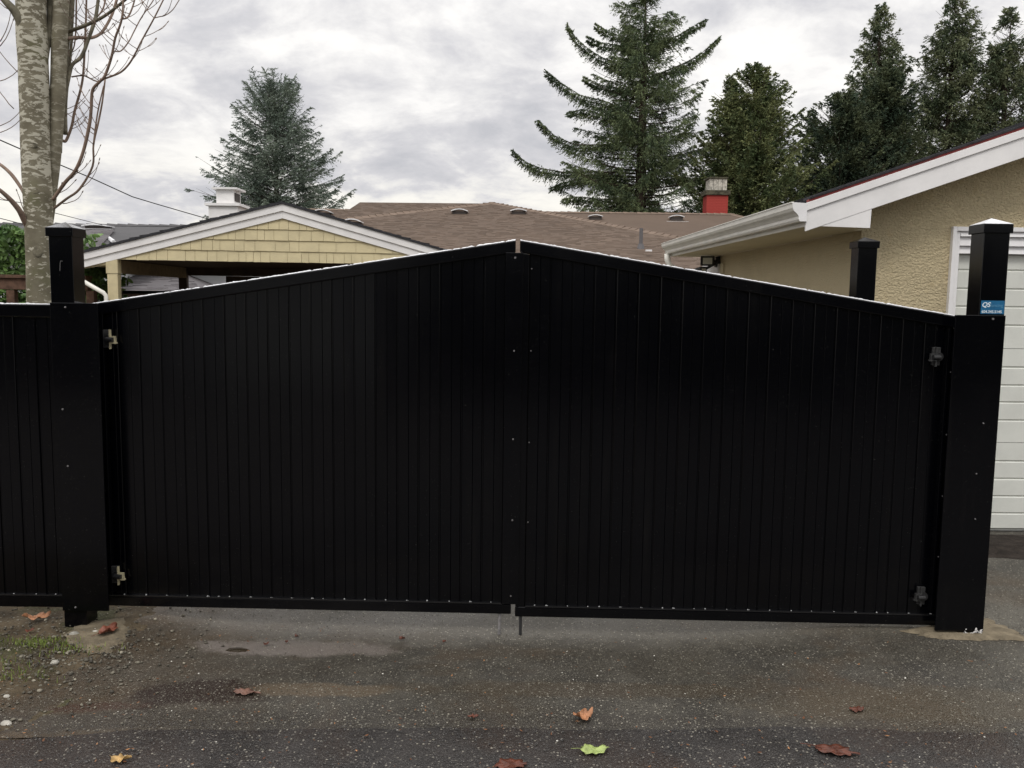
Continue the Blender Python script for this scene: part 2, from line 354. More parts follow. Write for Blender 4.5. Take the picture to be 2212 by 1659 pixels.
sheet('ground', axis((-600, -30, 6), (-30, -4, 10), (-4, 6, 70), (6, 30, 8), (30, 600, 6)), axis((-600, -20, 6), (-20, 2, 10), (2, 7, 60), (7, 60, 14), (60, 900, 7)), -.02, M['soil'])
sheet('soil_verge', axis((-4.2, -1.5, 110)), axis((3.25, 4.9, 66)), -.006, M['soil'], rough=.012, sc=5, inside=lambda x, y: x < -1.93+wob(y, 2., .1)+.16*max(0, 3.9-y))
def in_drive(x, y): return x > (-2.02+wob(y, 2.2, .10, 4.)-.55*max(0, 3.95-y)-.06*max(0, 4.2-y)) if y < 5 else x > -2.1
sheet('driveway', axis((-5.2, 4, 260), (4, 9, 10)), axis((3.28, 5.2, 70), (5.2, 34, 30)), -.004, M['drive'], inside=in_drive)
def alley_edge(x): return 3.325+.028*x+wob(x, 1.3, .035, 9.)
xs = axis((-30, -3, 10), (-3, 3.2, 180), (3.2, 30, 10)); mbx = MB(); n = len(xs)
vs = []
for x in xs: e = alley_edge(x); vs += [(x, e+.012, hgt(x, e)-.004), (x, e, hgt(x, e)+.002), (x, e-.35, hgt(x, e-.35)+.004), (x, 1., .004), (x, -14, .004)]
fs = [(i*5+k, i*5+k+1, (i+1)*5+k+1, (i+1)*5+k) for i in range(n-1) for k in range(4)]
tag(mbx.add(vs, fs).build('alley_road', M['alley'], None, smooth=True), kind='structure')

# ------------------------------------------------------------------ gate
GA, GB = Vector((-2.26, 4.562, 0)), Vector((2.40, 4.458, 0))
gdir = (GB-GA).normalized(); gang = math.atan2(gdir.y, gdir.x)
GC = GA+gdir*((.021-GA.x)/gdir.x)
SLOPE = (2.045-1.69)/2.22
def screw(parent, x, y, z, r=.0065, m=None, name='screw'):
    b_ = MB(); b_.tube([(x, y+.004, z), (x, y-.003, z)], [r, r*.8], 8)
    return b_.build(name, m or M['steel'], parent)
def water_glint_line(parent, pts, w=.012, h=.008, name='water_glint_film'):  # beaded wet rail top, its bright sky glint painted as a white strip
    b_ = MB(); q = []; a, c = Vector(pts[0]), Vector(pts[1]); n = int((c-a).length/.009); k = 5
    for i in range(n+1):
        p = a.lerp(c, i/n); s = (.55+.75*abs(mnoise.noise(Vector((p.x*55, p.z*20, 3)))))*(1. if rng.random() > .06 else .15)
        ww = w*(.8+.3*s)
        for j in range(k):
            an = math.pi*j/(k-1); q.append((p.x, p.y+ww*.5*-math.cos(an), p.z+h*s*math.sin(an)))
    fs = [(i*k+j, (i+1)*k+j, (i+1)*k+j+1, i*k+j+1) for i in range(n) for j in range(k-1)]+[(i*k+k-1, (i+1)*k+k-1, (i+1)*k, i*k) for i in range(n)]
    b_.add(q, fs); o = b_.build(name, M['white_glint_water'], parent, smooth=True); return tag(o, kind='stuff')
def leaf_of_gate(side):
    lab = {-1: 'left black metal gate leaf with ivory hinge brackets and centre cover strip', 1: 'right black metal gate leaf rising to the centre with dark hinge brackets'}[side]
    root = empty('gate_leaf', GC, lab, 'gate', gang)
    g0, Wd = .011, 2.285 if side < 0 else 2.33
    zb, zi, RH = .035, 2.045, .062
    if side > 0: zb = .022
    top = lambda x: zi-SLOPE*(abs(x)-g0)
    X = lambda x: side*x
    def ordered(a, c): return (a, c) if a < c else (c, a)
    # rails
    xa, xb = ordered(X(g0), X(Wd)); b_ = MB()
    b_.prism_xz([(xa, top(xa)-RH), (xb, top(xb)-RH), (xb, top(xb)), (xa, top(xa))], 0, .05)
    b_.build('top_rail', M['black_wet'] if False else M['black'], root, bevel=.006)
    MB().box(xa, xb, 0, .05, zb, zb+.055).build('bottom_rail', M['black'], root, bevel=.005)
    sa, sb = ordered(X(Wd-.05), X(Wd)); b_ = MB(); b_.prism_xz([(sa, zb+.056), (sb, zb+.056), (sb, top(sb)-RH-.001), (sa, top(sa)-RH-.001)], .002, .048); b_.build('outer_stile', M['black'], root, bevel=.004)
    sa, sb = ordered(X(g0+.002), X(g0+.05)); b_ = MB(); b_.prism_xz([(sa, zb+.056), (sb, zb+.056), (sb, top(sb)-RH-.001), (sa, top(sa)-RH-.001)], .002, .048); b_.build('inner_stile', M['black'], root, bevel=.004)
    # channel beside outer stile
    ca, cb_ = ordered(X(Wd-.083), X(Wd-.068)); b_ = MB(); b_.prism_xz([(ca, zb+.06), (cb_, zb+.06), (cb_, top(cb_)-RH-.002), (ca, top(ca)-RH-.002)], .006, .03); b_.build('channel', M['black'], root, bevel=.002)
    # backing web behind the planks
    wa, wb = ordered(X(g0+.05), X(Wd-.05)); b_ = MB(); b_.prism_xz([(wa, zb+.056), (wb, zb+.056), (wb, top(wb)-RH+.005), (wa, top(wa)-RH+.005)], .0245, .040); b_.build('backing_web', M['black'], root)
    # planks
    p0, p1, pitch = g0+.052, Wd-.1, .1148
    x = p0; tilt = 0
    while x < p1-.02:
        w = min(pitch-.0065, p1-x); a_, c_ = ordered(X(x), X(x+w)); mid = (a_+c_)/2+.004
        yb = .017+random.uniform(-.0008, .0008); tw = random.uniform(-.0012, .0012)
        prof = [(a_, yb+tw+.003), (a_+.003, yb+tw), (mid-.002, yb), (mid, yb+.0022), (mid+.002, yb), (c_-.003, yb-tw), (c_, yb-tw+.003), (c_, yb+.018), (a_, yb+.018)]
        n_ = len(prof); bb = MB()
        vs = [(px, py, zb+.0565) for px, py in prof]+[(px, py, top(px)-RH+.004) for px, py in prof]
        bb.add(vs, [tuple(range(n_))[::-1], tuple(range(n_, 2*n_))]+[(i, (i+1) % n_, n_+(i+1) % n_, n_+i) for i in range(n_)])
        bb.build('plank', M['black'], root)
        x += pitch
    # sill ledge with wet top + beads of water
    la, lb = ordered(X(g0+.055), X(Wd-.055)); MB().box(la, lb, -.001, .016, zb+.0555, zb+.0615).build('ledge', M['black_wet'], root)
    b_ = MB(); xx = g0+.11
    while xx < Wd-.08:
        r = random.uniform(.0035, .006); cx, cz, cy = X(xx)+random.uniform(-.004, .004), zb+.064, .004
        for dd in ((0, 1.), (.007, .6)) if random.random() < .4 else ((0, 1.),):
            rr = r*dd[1]; vs = [(cx+dd[0], cy, cz+rr*1.1)]+[(cx+dd[0]+rr*math.cos(k*math.pi/3), cy+rr*math.sin(k*math.pi/3), cz) for k in range(6)]+[(cx+dd[0], cy, cz-rr*.5)]
            b_.add(vs, [(0, 1+k, 1+(k+1) % 6) for k in range(6)]+[(7, 1+(k+1) % 6, 1+k) for k in range(6)])
        xx += pitch/2*(2 if random.random() < .85 else 1)
    tag(b_.build('water_beads', M['drop'], root, smooth=True), kind='stuff')
    water_glint_line(root, ((X(g0+.002), .020, top(g0)-.0008), (X(Wd), .020, top(Wd)-.0008)), .03, .0095)
    # hinges
    for zc_ in ((1.50, .21) if side < 0 else (1.47, .185)):
        hx = X(Wd-.115) if side < 0 else X(Wd-.135)
        mt = M['hinge_white'] if side < 0 else M['hinge_grey']
        hp = MB().box(hx-.028, hx+.012, -.006, .012, zc_-.045, zc_+.05).build('hinge', M['hinge_grey'], root, bevel=.002)
        if side < 0: tag(hp, 'hinge with ivory bracket')
        s_ = -side
        bk = MB()
        def bx(a, c, z0, z1, y0=-.022, y1=-.0065):
            a, c = ordered(hx+s_*a, hx+s_*c); bk.box(a, c, y0, y1, z0, z1)
        bx(.012, .019, zc_+.012, zc_+.052); bx(.012, .019, zc_-.05, zc_-.014); bx(.0195, .045, zc_+.010, zc_+.018); bx(.0195, .052, zc_-.022, zc_-.014); bx(.038, .046, zc_-.0135, zc_+.0095)
        bk.build('bracket', mt, hp)
        dk = MB(); dk.tube([(hx, -.008, zc_+.002), (hx, -.018, zc_+.002)], [.024, .022], 18); dk.build('disc', M['bolt'], hp)
        bo = MB(); bo.tube([(hx, -.026, zc_), (hx+s_*.036, -.030, zc_)], [.0135, .0115], 12); bo.build('bolt', M['bolt'], hp)
    # drop rod
    rx = X(.072) if side < 0 else X(.042)
    b_ = MB(); b_.tube([(rx, .018, zb+.01), (rx-.002 if side < 0 else rx, .0, -.079)], .0085, 10); o = b_.build('drop_rod', M['steel'] if side < 0 else M['bolt'], root)
    if side < 0:
        tag(o, 'scuffed grey drop rod')
    return root, top, zb
m = bpy.data.materials.new('bead_water'); m.use_nodes = True; t, b = tree_of(m)
b.inputs['Base Color'].default_value = (.5, .5, .5, 1); b.inputs['Roughness'].default_value = .1; b.inputs['IOR'].default_value = 1.33; b.inputs['Transmission Weight'].default_value = .35
M['drop'] = m
lg, ltop, lzb = leaf_of_gate(-1)
rg, rtop, rzb = leaf_of_gate(1)
# centre cover strip on the left leaf
MB().box(-.062, .030, -.0075, -.0005, lzb+.058, 2.045-.064).build('cover_strip', M['black'], lg, bevel=.002)
for zc_ in (1.955, 1.47, 1.0, .56, .14): screw(lg, -.012+random.uniform(-.003, .003), -.0085, zc_, .0068 if zc_ > 1.9 else .0052)
for zc_ in (1.47, .98, .545, 1.9): screw(rg, .074+random.uniform(-.003, .003), .012, zc_, .0036)
for k in range(4):
    screw(lg, -2.285+.06, .004, .35+k*.33, .004); screw(rg, 2.33-.06, .004, .4+k*.33, .004)

# ------------------------------------------------------------------ posts
def post(name, x0, x1, y0, z0, z1, label, rz=0., cover=None, wetcap=True, group='tall black square metal posts with pyramid caps'):
    w = x1-x0; root = empty(name, ((x0+x1)/2, y0, z0), label, 'post', rz, group)
    h = z1-z0
    MB().box(-w/2, w/2, 0, w, -.25, h-.03, .0).build('shaft', M['black'], root, bevel=.004)
    c = .010; b_ = MB(); b_.box(-w/2-c, w/2+c, -c, w+c, h-.045, h)
    b_.build('cap', M['black'], root, bevel=.003)
    b_ = MB(); k = -.004
    e = c-.001; b_.add([(-w/2-e, -e, h+.0005), (w/2+e, -e, h+.0005), (w/2+e, w+e, h+.0005), (-w/2-e, w+e, h+.0005), (0, w/2, h+.032)], [(0, 1, 4), (1, 2, 4), (2, 3, 4), (3, 0, 4), (3, 2, 1, 0)])
    b_.build('cap_pyramid', M['cap_wet'] if wetcap else M['black'], root)
    return root, w, h
M['cap_wet'] = mat('wet_black_cap', (.012, .012, .013), .12, 1.0, bump=.12, bscale=60, coat=1.)
lp, lw, lh = post('gate_post', -2.383, -2.262, 4.44, -.03, 2.075, 'black gate post in front of the pale tree trunk at left', group='tall black square metal posts with pyramid caps')
# cover plate of left post (covers post front and the gap to the gate)
MB().box(-lw/2+.0, lw/2+.125, -.013, -.001, .085, 1.722).build('cover_plate', M['black'], lp, bevel=.002)
b_ = MB(); b_.tube([(-.006, -.003, 1.885), (-.003, -.003, 1.925), (0, -.003, 1.935), (.010, -.003, 1.935)], .0012, 5); b_.build('scratch', M['steel'], lp)
for zc_, xo in ((1.70, .02), (1.17, -.015), (.87, 0.), (.105, .01)): screw(lp, xo, -.0145, zc_, .0055)
rp, rw, rh = post('gate_post', 2.382, 2.512, 4.40, 0., 2.150, 'black gate post in front of the white garage door with a small blue sticker')
MB().box(-rw/2-.125, rw/2, -.013, -.001, .022, 1.690).build('cover_plate', M['black'], rp, bevel=.002)
for zc_, xo in ((1.672, .0), (1.135, -.012), (.87, -.03), (.63, -.02)): screw(rp, xo, -.0145, zc_, .0062 if zc_ > 1.6 else .0045)
b_ = MB(); b_.tube([(-.045, .0, 2.128-.0), (-.045, -.0, 2.128)], .004, 6)
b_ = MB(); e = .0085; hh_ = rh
b_.add([(-rw/2-e, -e, hh_+.002), (rw/2+e, -e, hh_+.002), (rw/2+e, rw+e, hh_+.002), (-rw/2-e, rw+e, hh_+.002), (0, rw/2, hh_+.0345)], [(0, 1, 4), (1, 2, 4), (2, 3, 4), (3, 0, 4)]); tag(b_.build('water_glint_film', M['white_glint_water'], rp), kind='stuff')  # wet cap top, sky reflection put into the white colour
post('gate_post', 2.305, 2.432, 5.80, 0., 2.150, 'shorter looking black post behind the gate beside the stucco corner', wetcap=False)
# white mortar splashes at foot of right post
b_ = MB()
for _ in range(46):
    cx, cz = rng.uniform(-.05, rw/2-.004), abs(rng.normal(.0, .016))+.004; r = rng.uniform(.0015, .006)
    b_.add([(cx+r*1.6*math.cos(a), -.0145, cz+r*math.sin(a)) for a in (0, 1.1, 2.2, 3.3, 4.3, 5.3)], [(5, 4, 3, 2, 1, 0)])
tag(b_.build('mortar_splashes', M['white'], rp), kind='stuff')
# sticker
M['blue'] = mat('blue_sticker_vinyl', (.006, .11, .24), .4, .5, var=.12, vscale=30)
M['sticker_white'] = mat('white_sticker_print', (.72, .80, .84), .5, .3)
M['sticker_faint'] = mat('faded_blue_sticker_print', (.10, .28, .45), .5, .3)
SX0, SX1, SZ0, SZ1 = -rw/2+.006, rw/2-.004, 1.697, 1.765
st_ = MB().box(SX0, SX1, -.0015, -.0003, SZ0, SZ1).build('sticker', M['blue'], rp)
def text(body, size, loc, m, parent, name='lettering', shear=0., sx=1., off=0.):
    cu = bpy.data.curves.new(name, 'FONT'); cu.body = body; cu.size = size; cu.shear = shear; cu.offset = off; cu.extrude = .0002
    o = bpy.data.objects.new(name, cu); S.collection.objects.link(o); dg = bpy.context.evaluated_depsgraph_get()
    me = bpy.data.meshes.new_from_object(o.evaluated_get(dg)); bpy.data.objects.remove(o); me.materials.clear(); me.materials.append(m)
    q = link(bpy.data.objects.new(name, me), parent); q.location = loc; q.rotation_euler = (R(90), 0, 0); q.scale = (sx, 1, 1); return q
text('QS', .033, (SX0+.003, -.0024, SZ0+.036), M['sticker_white'], st_, shear=.25, off=.0006)
MB().box(SX0+.043, SX0+.0438, -.0023, -.0018, SZ0+.033, SZ1-.004).build('divider', M['sticker_faint'], st_)
text('fencing', .0235, (SX0+.046, -.0024, SZ0+.036), M['sticker_faint'], st_, sx=.98)
text('604.345.5145', .0195, (SX0+.004, -.0024, SZ0+.005), M['sticker_white'], st_, sx=.98, off=.0003)

# ------------------------------------------------------------------ side fence on the left
fr = empty('fence', (-3.9, 4.50, 0), 'low black metal plank fence left of the gate post', 'fence')
MB().box(0, 1.52, 0, .05, 1.615, 1.681).build('top_rail', M['black'], fr, bevel=.006)
MB().box(0, 1.52, 0, .05, .045, .108).build('bottom_rail', M['black'], fr, bevel=.004)
MB().box(0, 1.52, .0215, .037, .109, 1.614).build('backing_web', M['black'], fr)
MB().box(0, 1.515, -.001, .016, .1085, .1145).build('ledge', M['black_wet'], fr)
pm = None
for k in range(13):
    x0 = 1.512-(k+1)*.1148
    if pm is None:
        w = .1045; bb = MB(); prof = [(0, .003), (.003, 0), (w*.53-.002, 0), (w*.53, .0022), (w*.53+.002, 0), (w-.003, 0), (w, .003), (w, .018), (0, .018)]
        bb.prism(prof, 0, 1.505-.001); pm = bb.mesh('plank'); pm.materials.append(M['black'])
    o = link(bpy.data.objects.new('plank', pm), fr); o.location = (x0, .014+random.uniform(-.001, .001), .1095)
water_glint_line(fr, ((.0, .020, 1.6803), (1.52, .020, 1.6803)), .03, .009)
b_ = MB()
for k in range(14):
    cx = 1.45-k*.1148+random.uniform(-.01, .01); rr = .0045
    vs = [(cx, .004, .117+rr)]+[(cx+rr*math.cos(q*math.pi/3), .004+rr*math.sin(q*math.pi/3), .117) for q in range(6)]
    b_.add(vs, [(0, 1+q, 1+(q+1) % 6) for q in range(6)])
tag(b_.build('water_beads', M['drop'], fr, smooth=True), kind='stuff')

# ------------------------------------------------------------------ concrete footings
def blob(name, cx, cy, rx, ry, z, m, seed, n=40, h=.012, pts=None, kind='structure'):
    vs = [(cx, cy, z+h)]; fs = []
    for ring, s in ((0, .8), (1, 1.)):
        for k in range(n):
            a = 2*math.pi*k/n
            if pts: 
                q = k/n*len(pts); i0 = int(q) % len(pts); f_ = q-int(q); px = pts[i0][0]*(1-f_)+pts[(i0+1) % len(pts)][0]*f_; py = pts[i0][1]*(1-f_)+pts[(i0+1) % len(pts)][1]*f_
                dx, dy = px-cx, py-cy
            else: dx, dy = rx*math.cos(a), ry*math.sin(a)
            w = 1+.20*mnoise.noise(Vector((math.cos(a)*2.3+seed, math.sin(a)*2.3, seed)))+.16*mnoise.noise(Vector((math.cos(a)*8+seed, math.sin(a)*8, seed)))
            vs.append((cx+dx*s*w, cy+dy*s*w, z+(h if ring == 0 else -.006)))
    fs += [(0, 1+k, 1+(k+1) % n) for k in range(n)]+[(1+k, 1+n+k, 1+n+(k+1) % n, 1+(k+1) % n) for k in range(n)]
    return tag(MB().add(vs, fs).build(name, m, None, smooth=True), kind=kind)
def gp(*q): return [tuple(G(x, y, 0)[:2]) for x, y in q]
blob('concrete_footing', 2.42, 4.42, .3, .2, .004, M['concrete'], 3., 60, .008, gp((1950, 1362), (2010, 1379), (2100, 1382), (2225, 1385), (2190, 1362), (2133, 1335), (2060, 1340)))
blob('concrete_footing', -2.16, 4.40, .3, .2, -.03, M['concrete'], 8., 60, .002, gp((140, 1368), (190, 1398), (238, 1392), (262, 1372), (283, 1346), (268, 1322), (205, 1325), (150, 1340)))

# ------------------------------------------------------------------ roof shingle courses
def shingle_plane(name, O, e, s, vmax, xr, m, parent, expo=.14, tab=(.12, .34), thick=.008, lip=.009, seed=1, kind='stuff'):
    """O eave origin, e along the eave, s up the slope; xr(v) -> (x0, x1) limits at slope distance v"""
    rr = random.Random(seed); O, e, s = Vector(O), Vector(e).normalized(), Vector(s).normalized(); nrm = e.cross(s).normalized()
    if nrm.z < 0: nrm = -nrm
    b_ = MB(); v = 0.
    while v < vmax-.02:
        v1 = min(v+expo, vmax); a0, a1 = xr(v); c0, c1 = xr(v1+.0)
        x = a0-rr.uniform(0, tab[1])
        while x < a1:
            w = rr.uniform(*tab); xa, xb = max(x, a0), min(x+w, a1)
            if xb-xa > .01:
                ta = max(min(xa, c1), c0); tb = max(min(xb, c1), c0)
                h = thick if rr.random() < .5 else thick+lip
                q = [O+e*xa+s*v+nrm*0, O+e*xb+s*v+nrm*0, O+e*xb+s*v+nrm*h, O+e*xa+s*v+nrm*h, O+e*tb+s*v1+nrm*.001, O+e*ta+s*v1+nrm*.001]
                b_.add(q, [(0, 1, 2, 3), (3, 2, 4, 5), (0, 3, 5), (1, 4, 2)])
            x += w
        v = v1
    return tag(b_.build(name, m, parent), kind=kind)
def ridge_caps(name, a, c, m, parent, w=.14, step=.24, h=.045):
    a, c = Vector(a), Vector(c); n = int((c-a).length/step); t = (c-a).normalized(); sd = t.cross(Vector((0, 0, 1))).normalized(); up = sd.cross(t); b_ = MB()
    for i in range(n+1):
        p = a+t*step*i; q = p+t*(step*1.05); j = random.uniform(.8, 1.2)
        vs = [p+sd*w-up*.03+up*.004, p+up*h*j+up*.014, p-sd*w-up*.02+up*.004, q+sd*w-up*.02, q+up*h*.75, q-sd*w-up*.02]
        b_.add(vs, [(0, 1, 4, 3), (1, 2, 5, 4), (0, 2, 1)])
    return tag(b_.build(name, m, parent), kind='stuff')

# ------------------------------------------------------------------ carport
ca = R(6.3); CP = empty('carport', (-3.275, 12.3, 0), 'pale yellow open carport with white gable fascia and shingled gable end', 'carport', ca)
CPa, CSl, CHW = 3.0, .271, 3.12   # apex height, slope, half width
ctop = lambda x: CPa-CSl*abs(x)
for sgn in (-1, 1):
    def pol(z0, z1, xin=0., xout=CHW):
        p = [(0, ctop(0)-z1), (sgn*xout, ctop(xout)-z1), (sgn*xout, ctop(xout)-z0), (0, ctop(0)-z0)]
        return p if sgn > 0 else p[::-1]
    b_ = MB(); b_.prism_xz(pol(.0, .098), -.030, -.002); b_.build('upper_fascia', M['white'], CP, bevel=.003)
    b_ = MB(); b_.prism_xz(pol(.0985, .20), -.008, .014); b_.build('lower_fascia', M['white'], CP, bevel=.003)
    b_ = MB(); b_.prism_xz(pol(-.001, -.030, 0, CHW+.03), -.05, 4.1); rf = b_.build('roof', M['black_roof'], CP)
    shingle_plane('shingle_courses', (sgn*(CHW+.03), -.05, ctop(CHW+.03)+.03), (0, 1, 0), (-sgn, 0, CSl), (CHW+.03)*math.sqrt(1+CSl**2), lambda v: (0, 4.15), M['black_roof'], rf, expo=.14, seed=4+sgn)
# gable clad in shakes, each its own part
zg0 = 2.185; gable_bot = zg0; cth = .153
b_ = MB(); hw = (CPa-.12-gable_bot)/CSl
b_.prism_xz([(-hw, gable_bot+.004), (hw, gable_bot+.004), (0, CPa-.12)], .03, .075); b_.build('gable_sheathing', M['yellow_plain'], CP)
for c_i in range(6):
    z0 = zg0+c_i*cth; z1 = z0+cth+.012
    xlim = (CPa-.15-z0)/CSl
    if xlim < .08: break
    x = -xlim
    while x < xlim:
        w = random.choice([.10, .13, .15, .17, .2, .24, .28]); xa, xb = x+.0022, min(x+w, xlim)-.0022; x += w
        if xb-xa < .02: continue
        zt = lambda q: min(z1, CPa-.145-CSl*abs(q))
        pts = [(xa, z0+random.uniform(-.003, .003)), (xb, z0+random.uniform(-.003, .003))]
        xs_ = [xa, xb]; kk = (CPa-.145-z1)/CSl
        for q in (kk, -kk, 0.):
            if xa < q < xb: xs_.append(q)
        xs_ = sorted(xs_, reverse=True)
        if min(zt(xa), zt(xb)) < z0+.004 and max(zt(xa), zt(xb)) < z0+.02: continue
        poly = pts+[(q, max(zt(q), z0+.004)) for q in xs_]
        n = len(poly); fr_, bk_ = .006+random.uniform(0, .004), .029
        vs = []
        for px, pz in poly: vs.append((px, fr_+(pz-z0)/cth*.016, pz))
        for px, pz in poly: vs.append((px, bk_, pz))
        MB().add(vs, [tuple(range(n)), tuple(range(n, 2*n))[::-1]]+[((i+1) % n, i, n+i, n+(i+1) % n) for i in range(n)]).build('shingle', M['yellow'], CP)
# eave returns, beams, columns
for sgn in (-1, 1):
    xo = 2.40*sgn; xi = xo-sgn*.14
    a_, c_ = sorted((xo, xi))
    MB().box(a_, c_, .0, .14, -.1, 1.985).build('column', M['yellow_plain'], CP, bevel=.006)
    MB().box(a_-.012, c_+.006, -.006, .146, 1.99, 2.183).build('beam_end', M['yellow_plain'], CP, bevel=.004)
    MB().box(a_, c_, .15, 3.6, 2.0, 2.18).build('side_beam', M['beam_shaded'], CP)
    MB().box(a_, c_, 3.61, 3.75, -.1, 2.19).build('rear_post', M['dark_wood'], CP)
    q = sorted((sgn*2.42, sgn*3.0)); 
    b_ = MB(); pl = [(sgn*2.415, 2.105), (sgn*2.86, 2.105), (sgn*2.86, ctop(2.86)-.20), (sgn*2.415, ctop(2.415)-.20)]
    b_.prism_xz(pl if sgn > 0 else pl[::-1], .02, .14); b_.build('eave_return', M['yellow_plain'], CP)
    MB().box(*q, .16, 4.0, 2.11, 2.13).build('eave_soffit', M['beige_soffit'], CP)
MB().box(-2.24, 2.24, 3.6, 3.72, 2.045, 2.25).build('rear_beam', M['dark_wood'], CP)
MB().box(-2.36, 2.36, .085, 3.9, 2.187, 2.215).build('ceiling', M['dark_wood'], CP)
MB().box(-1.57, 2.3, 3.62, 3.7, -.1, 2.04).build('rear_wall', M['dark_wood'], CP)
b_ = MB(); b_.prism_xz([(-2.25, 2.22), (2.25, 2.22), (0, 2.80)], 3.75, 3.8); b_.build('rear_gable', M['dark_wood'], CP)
# downspout
inv = Matrix.Rotation(-ca, 4, 'Z')
def cpl(p): v = inv@(Vector(p)-Vector((-3.275, 12.3, 0))); return v
b_ = MB(); a0, a1 = P(168, 601, 11.9), P(226, 634, 11.92); b_.tube([cpl(a0), cpl(a1-(a1-a0)*.04), cpl(a1+(0.018, 0, -.03)), cpl((a1[0]+.022, a1[1], a1[2]-.10)), cpl((a1[0]+.022, a1[1], .1))], .03, 10)
b_.build('downspout', M['gutter'], CP, smooth=True)

# ------------------------------------------------------------------ brown hipped house
BH = empty('hip_roof_house', (0, 20, 0), 'low house with brown shingled hip roof and roof vents behind the gate', 'house')
def hipface(parent, pts, m, name='roof', seed=1, expo=.15, tab=(.10, .24), caps=()):
    """pts: eave left, eave right, upper right, upper left (may coincide), counter-clockwise from outside"""
    p = [Vector(q)-Vector((0, 20, 0)) for q in pts]; e = (p[1]-p[0]).normalized()
    nrm = e.cross(p[-1]-p[0]).normalized(); s = nrm.cross(e).normalized()
    if s.z < 0: s = -s
    b_ = MB(); b_.add([q-nrm*.004*(1 if nrm.z > 0 else -1) for q in p], [tuple(range(len(p)))]); rf = b_.build(name, m, parent)
    lc = [((q-p[0]).dot(e), (q-p[0]).dot(s)) for q in p]; vm = max(q[1] for q in lc)
    UL, UR = lc[-1], lc[2]
    def xr(v): 
        l_ = UL[0]*min(1, v/max(UL[1], 1e-3)); r_ = lc[1][0]+(UR[0]-lc[1][0])*min(1, v/max(UR[1], 1e-3)); return l_, max(l_, r_)
    shingle_plane('shingle_courses', p[0], e, s, vm, xr, m, rf, expo=expo, tab=tab, seed=seed, lip=.005)
    return rf
def bs(x, y, z, k=1.3): return (x*k, y*k, CAM_H+(z-CAM_H)*k)
AP = bs(-.54, 22., 4.06); EL, ER = bs(-4.0, 14.05, 2.10), bs(6.1, 13.75, 2.10)
EL0 = bs(-9.9, 14.25, 2.10); tl_ = .6; HL = tuple(a+(c-a)*tl_ for a, c in zip(EL0, AP)); HL = (bs(-4.0, 1, 1)[0],)+tuple(EL0[i]+(AP[i]-EL0[i])*(bs(-4.0, 1, 1)[0]-EL0[0])/(AP[0]-EL0[0]) for i in (1, 2))
# main wing
RZ = 4.34; RY = 27.; ML, MR = bs(-6.75, RY, RZ-.02), bs(6.75, RY, RZ)
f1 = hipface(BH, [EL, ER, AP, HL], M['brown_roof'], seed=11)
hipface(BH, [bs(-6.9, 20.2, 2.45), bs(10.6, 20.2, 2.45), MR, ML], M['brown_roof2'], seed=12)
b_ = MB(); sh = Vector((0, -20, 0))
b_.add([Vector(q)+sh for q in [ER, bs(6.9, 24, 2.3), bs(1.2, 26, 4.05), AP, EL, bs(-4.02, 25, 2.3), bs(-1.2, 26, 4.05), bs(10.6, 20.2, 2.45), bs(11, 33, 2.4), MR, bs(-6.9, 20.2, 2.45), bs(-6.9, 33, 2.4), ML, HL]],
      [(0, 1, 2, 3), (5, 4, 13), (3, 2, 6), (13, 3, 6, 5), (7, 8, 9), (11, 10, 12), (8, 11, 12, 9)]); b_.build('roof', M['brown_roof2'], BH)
v_ = lambda q: Vector(q)+sh
ridge_caps('hip_cap', v_(ER), v_(AP), M['ridge_roof'], BH); ridge_caps('hip_cap', v_(HL), v_(AP), M['ridge_roof'], BH)
ridge_caps('ridge_cap', v_(ML), v_(MR), M['ridge_roof'], BH, step=.28)
ridge_caps('hip_cap', v_(bs(10.6, 20.2, 2.45)), v_(MR), M['ridge_roof'], BH)
MB().box(-5.1, 7.4, -1.1, 8, -.1, 2.15).build('front_wall', M['stucco_fine'], BH); MB().box(-8.8, 13.2, 6.9, 20, -.1, 2.5).build('rear_wall', M['stucco_fine'], BH)
def vent(x, y, Y, w, parent, d=.32, h=.11):
    p = P(x, y, Y)+np.array([0, -20, 0]); vt = MB().box(p[0]-w*.42, p[0]+w*.42, p[1]-d*.3, p[1]+d*.4, p[2]-h*1.2, p[2]+h*.1).build('roof_vent', M['vent_dark'], parent)
    b_ = MB(); n = 8; vs = []
    for k in range(n+1):
        q = -1+2*k/n; z = p[2]+h*.1+h*.5*(1-q*q*.8)
        for yy in (p[1]-d*.5, p[1]+d*.5):
            vs += [(p[0]+q*w*.5, yy, z), (p[0]+q*w*.5, yy, z-.03)]
    fs = []
    for k in range(n):
        a = k*4; fs += [(a, a+4, a+6, a+2), (a+1, a+3, a+7, a+5), (a, a+1, a+5, a+4), (a+2, a+6, a+7, a+3)]
    fs += [(0, 2, 3, 1), (n*4, n*4+1, n*4+3, n*4+2)]
    b_.add(vs, fs).build('hood', M['galv'], vt, smooth=False)
    MB().box(p[0]-w*.75, p[0]+w*.75, p[1]-d*.7, p[1]-d*.45, p[2]-h*1.25, p[2]-h*1.1).build('flashing', M['galv'], vt)
vent(697, 462, 34.2, .8, BH, .6, .26); vent(762, 481, 24.2, .52, BH, .5, .16)
for x, y, Y, w in ((830, 462, 34, .56), (993, 458, 26.4, .5), (1120, 458, 26.4, .5), (1286, 469, 33.8, .56), (1461, 470, 33.8, .56)): vent(x, y, Y, w, BH, .4, .15)
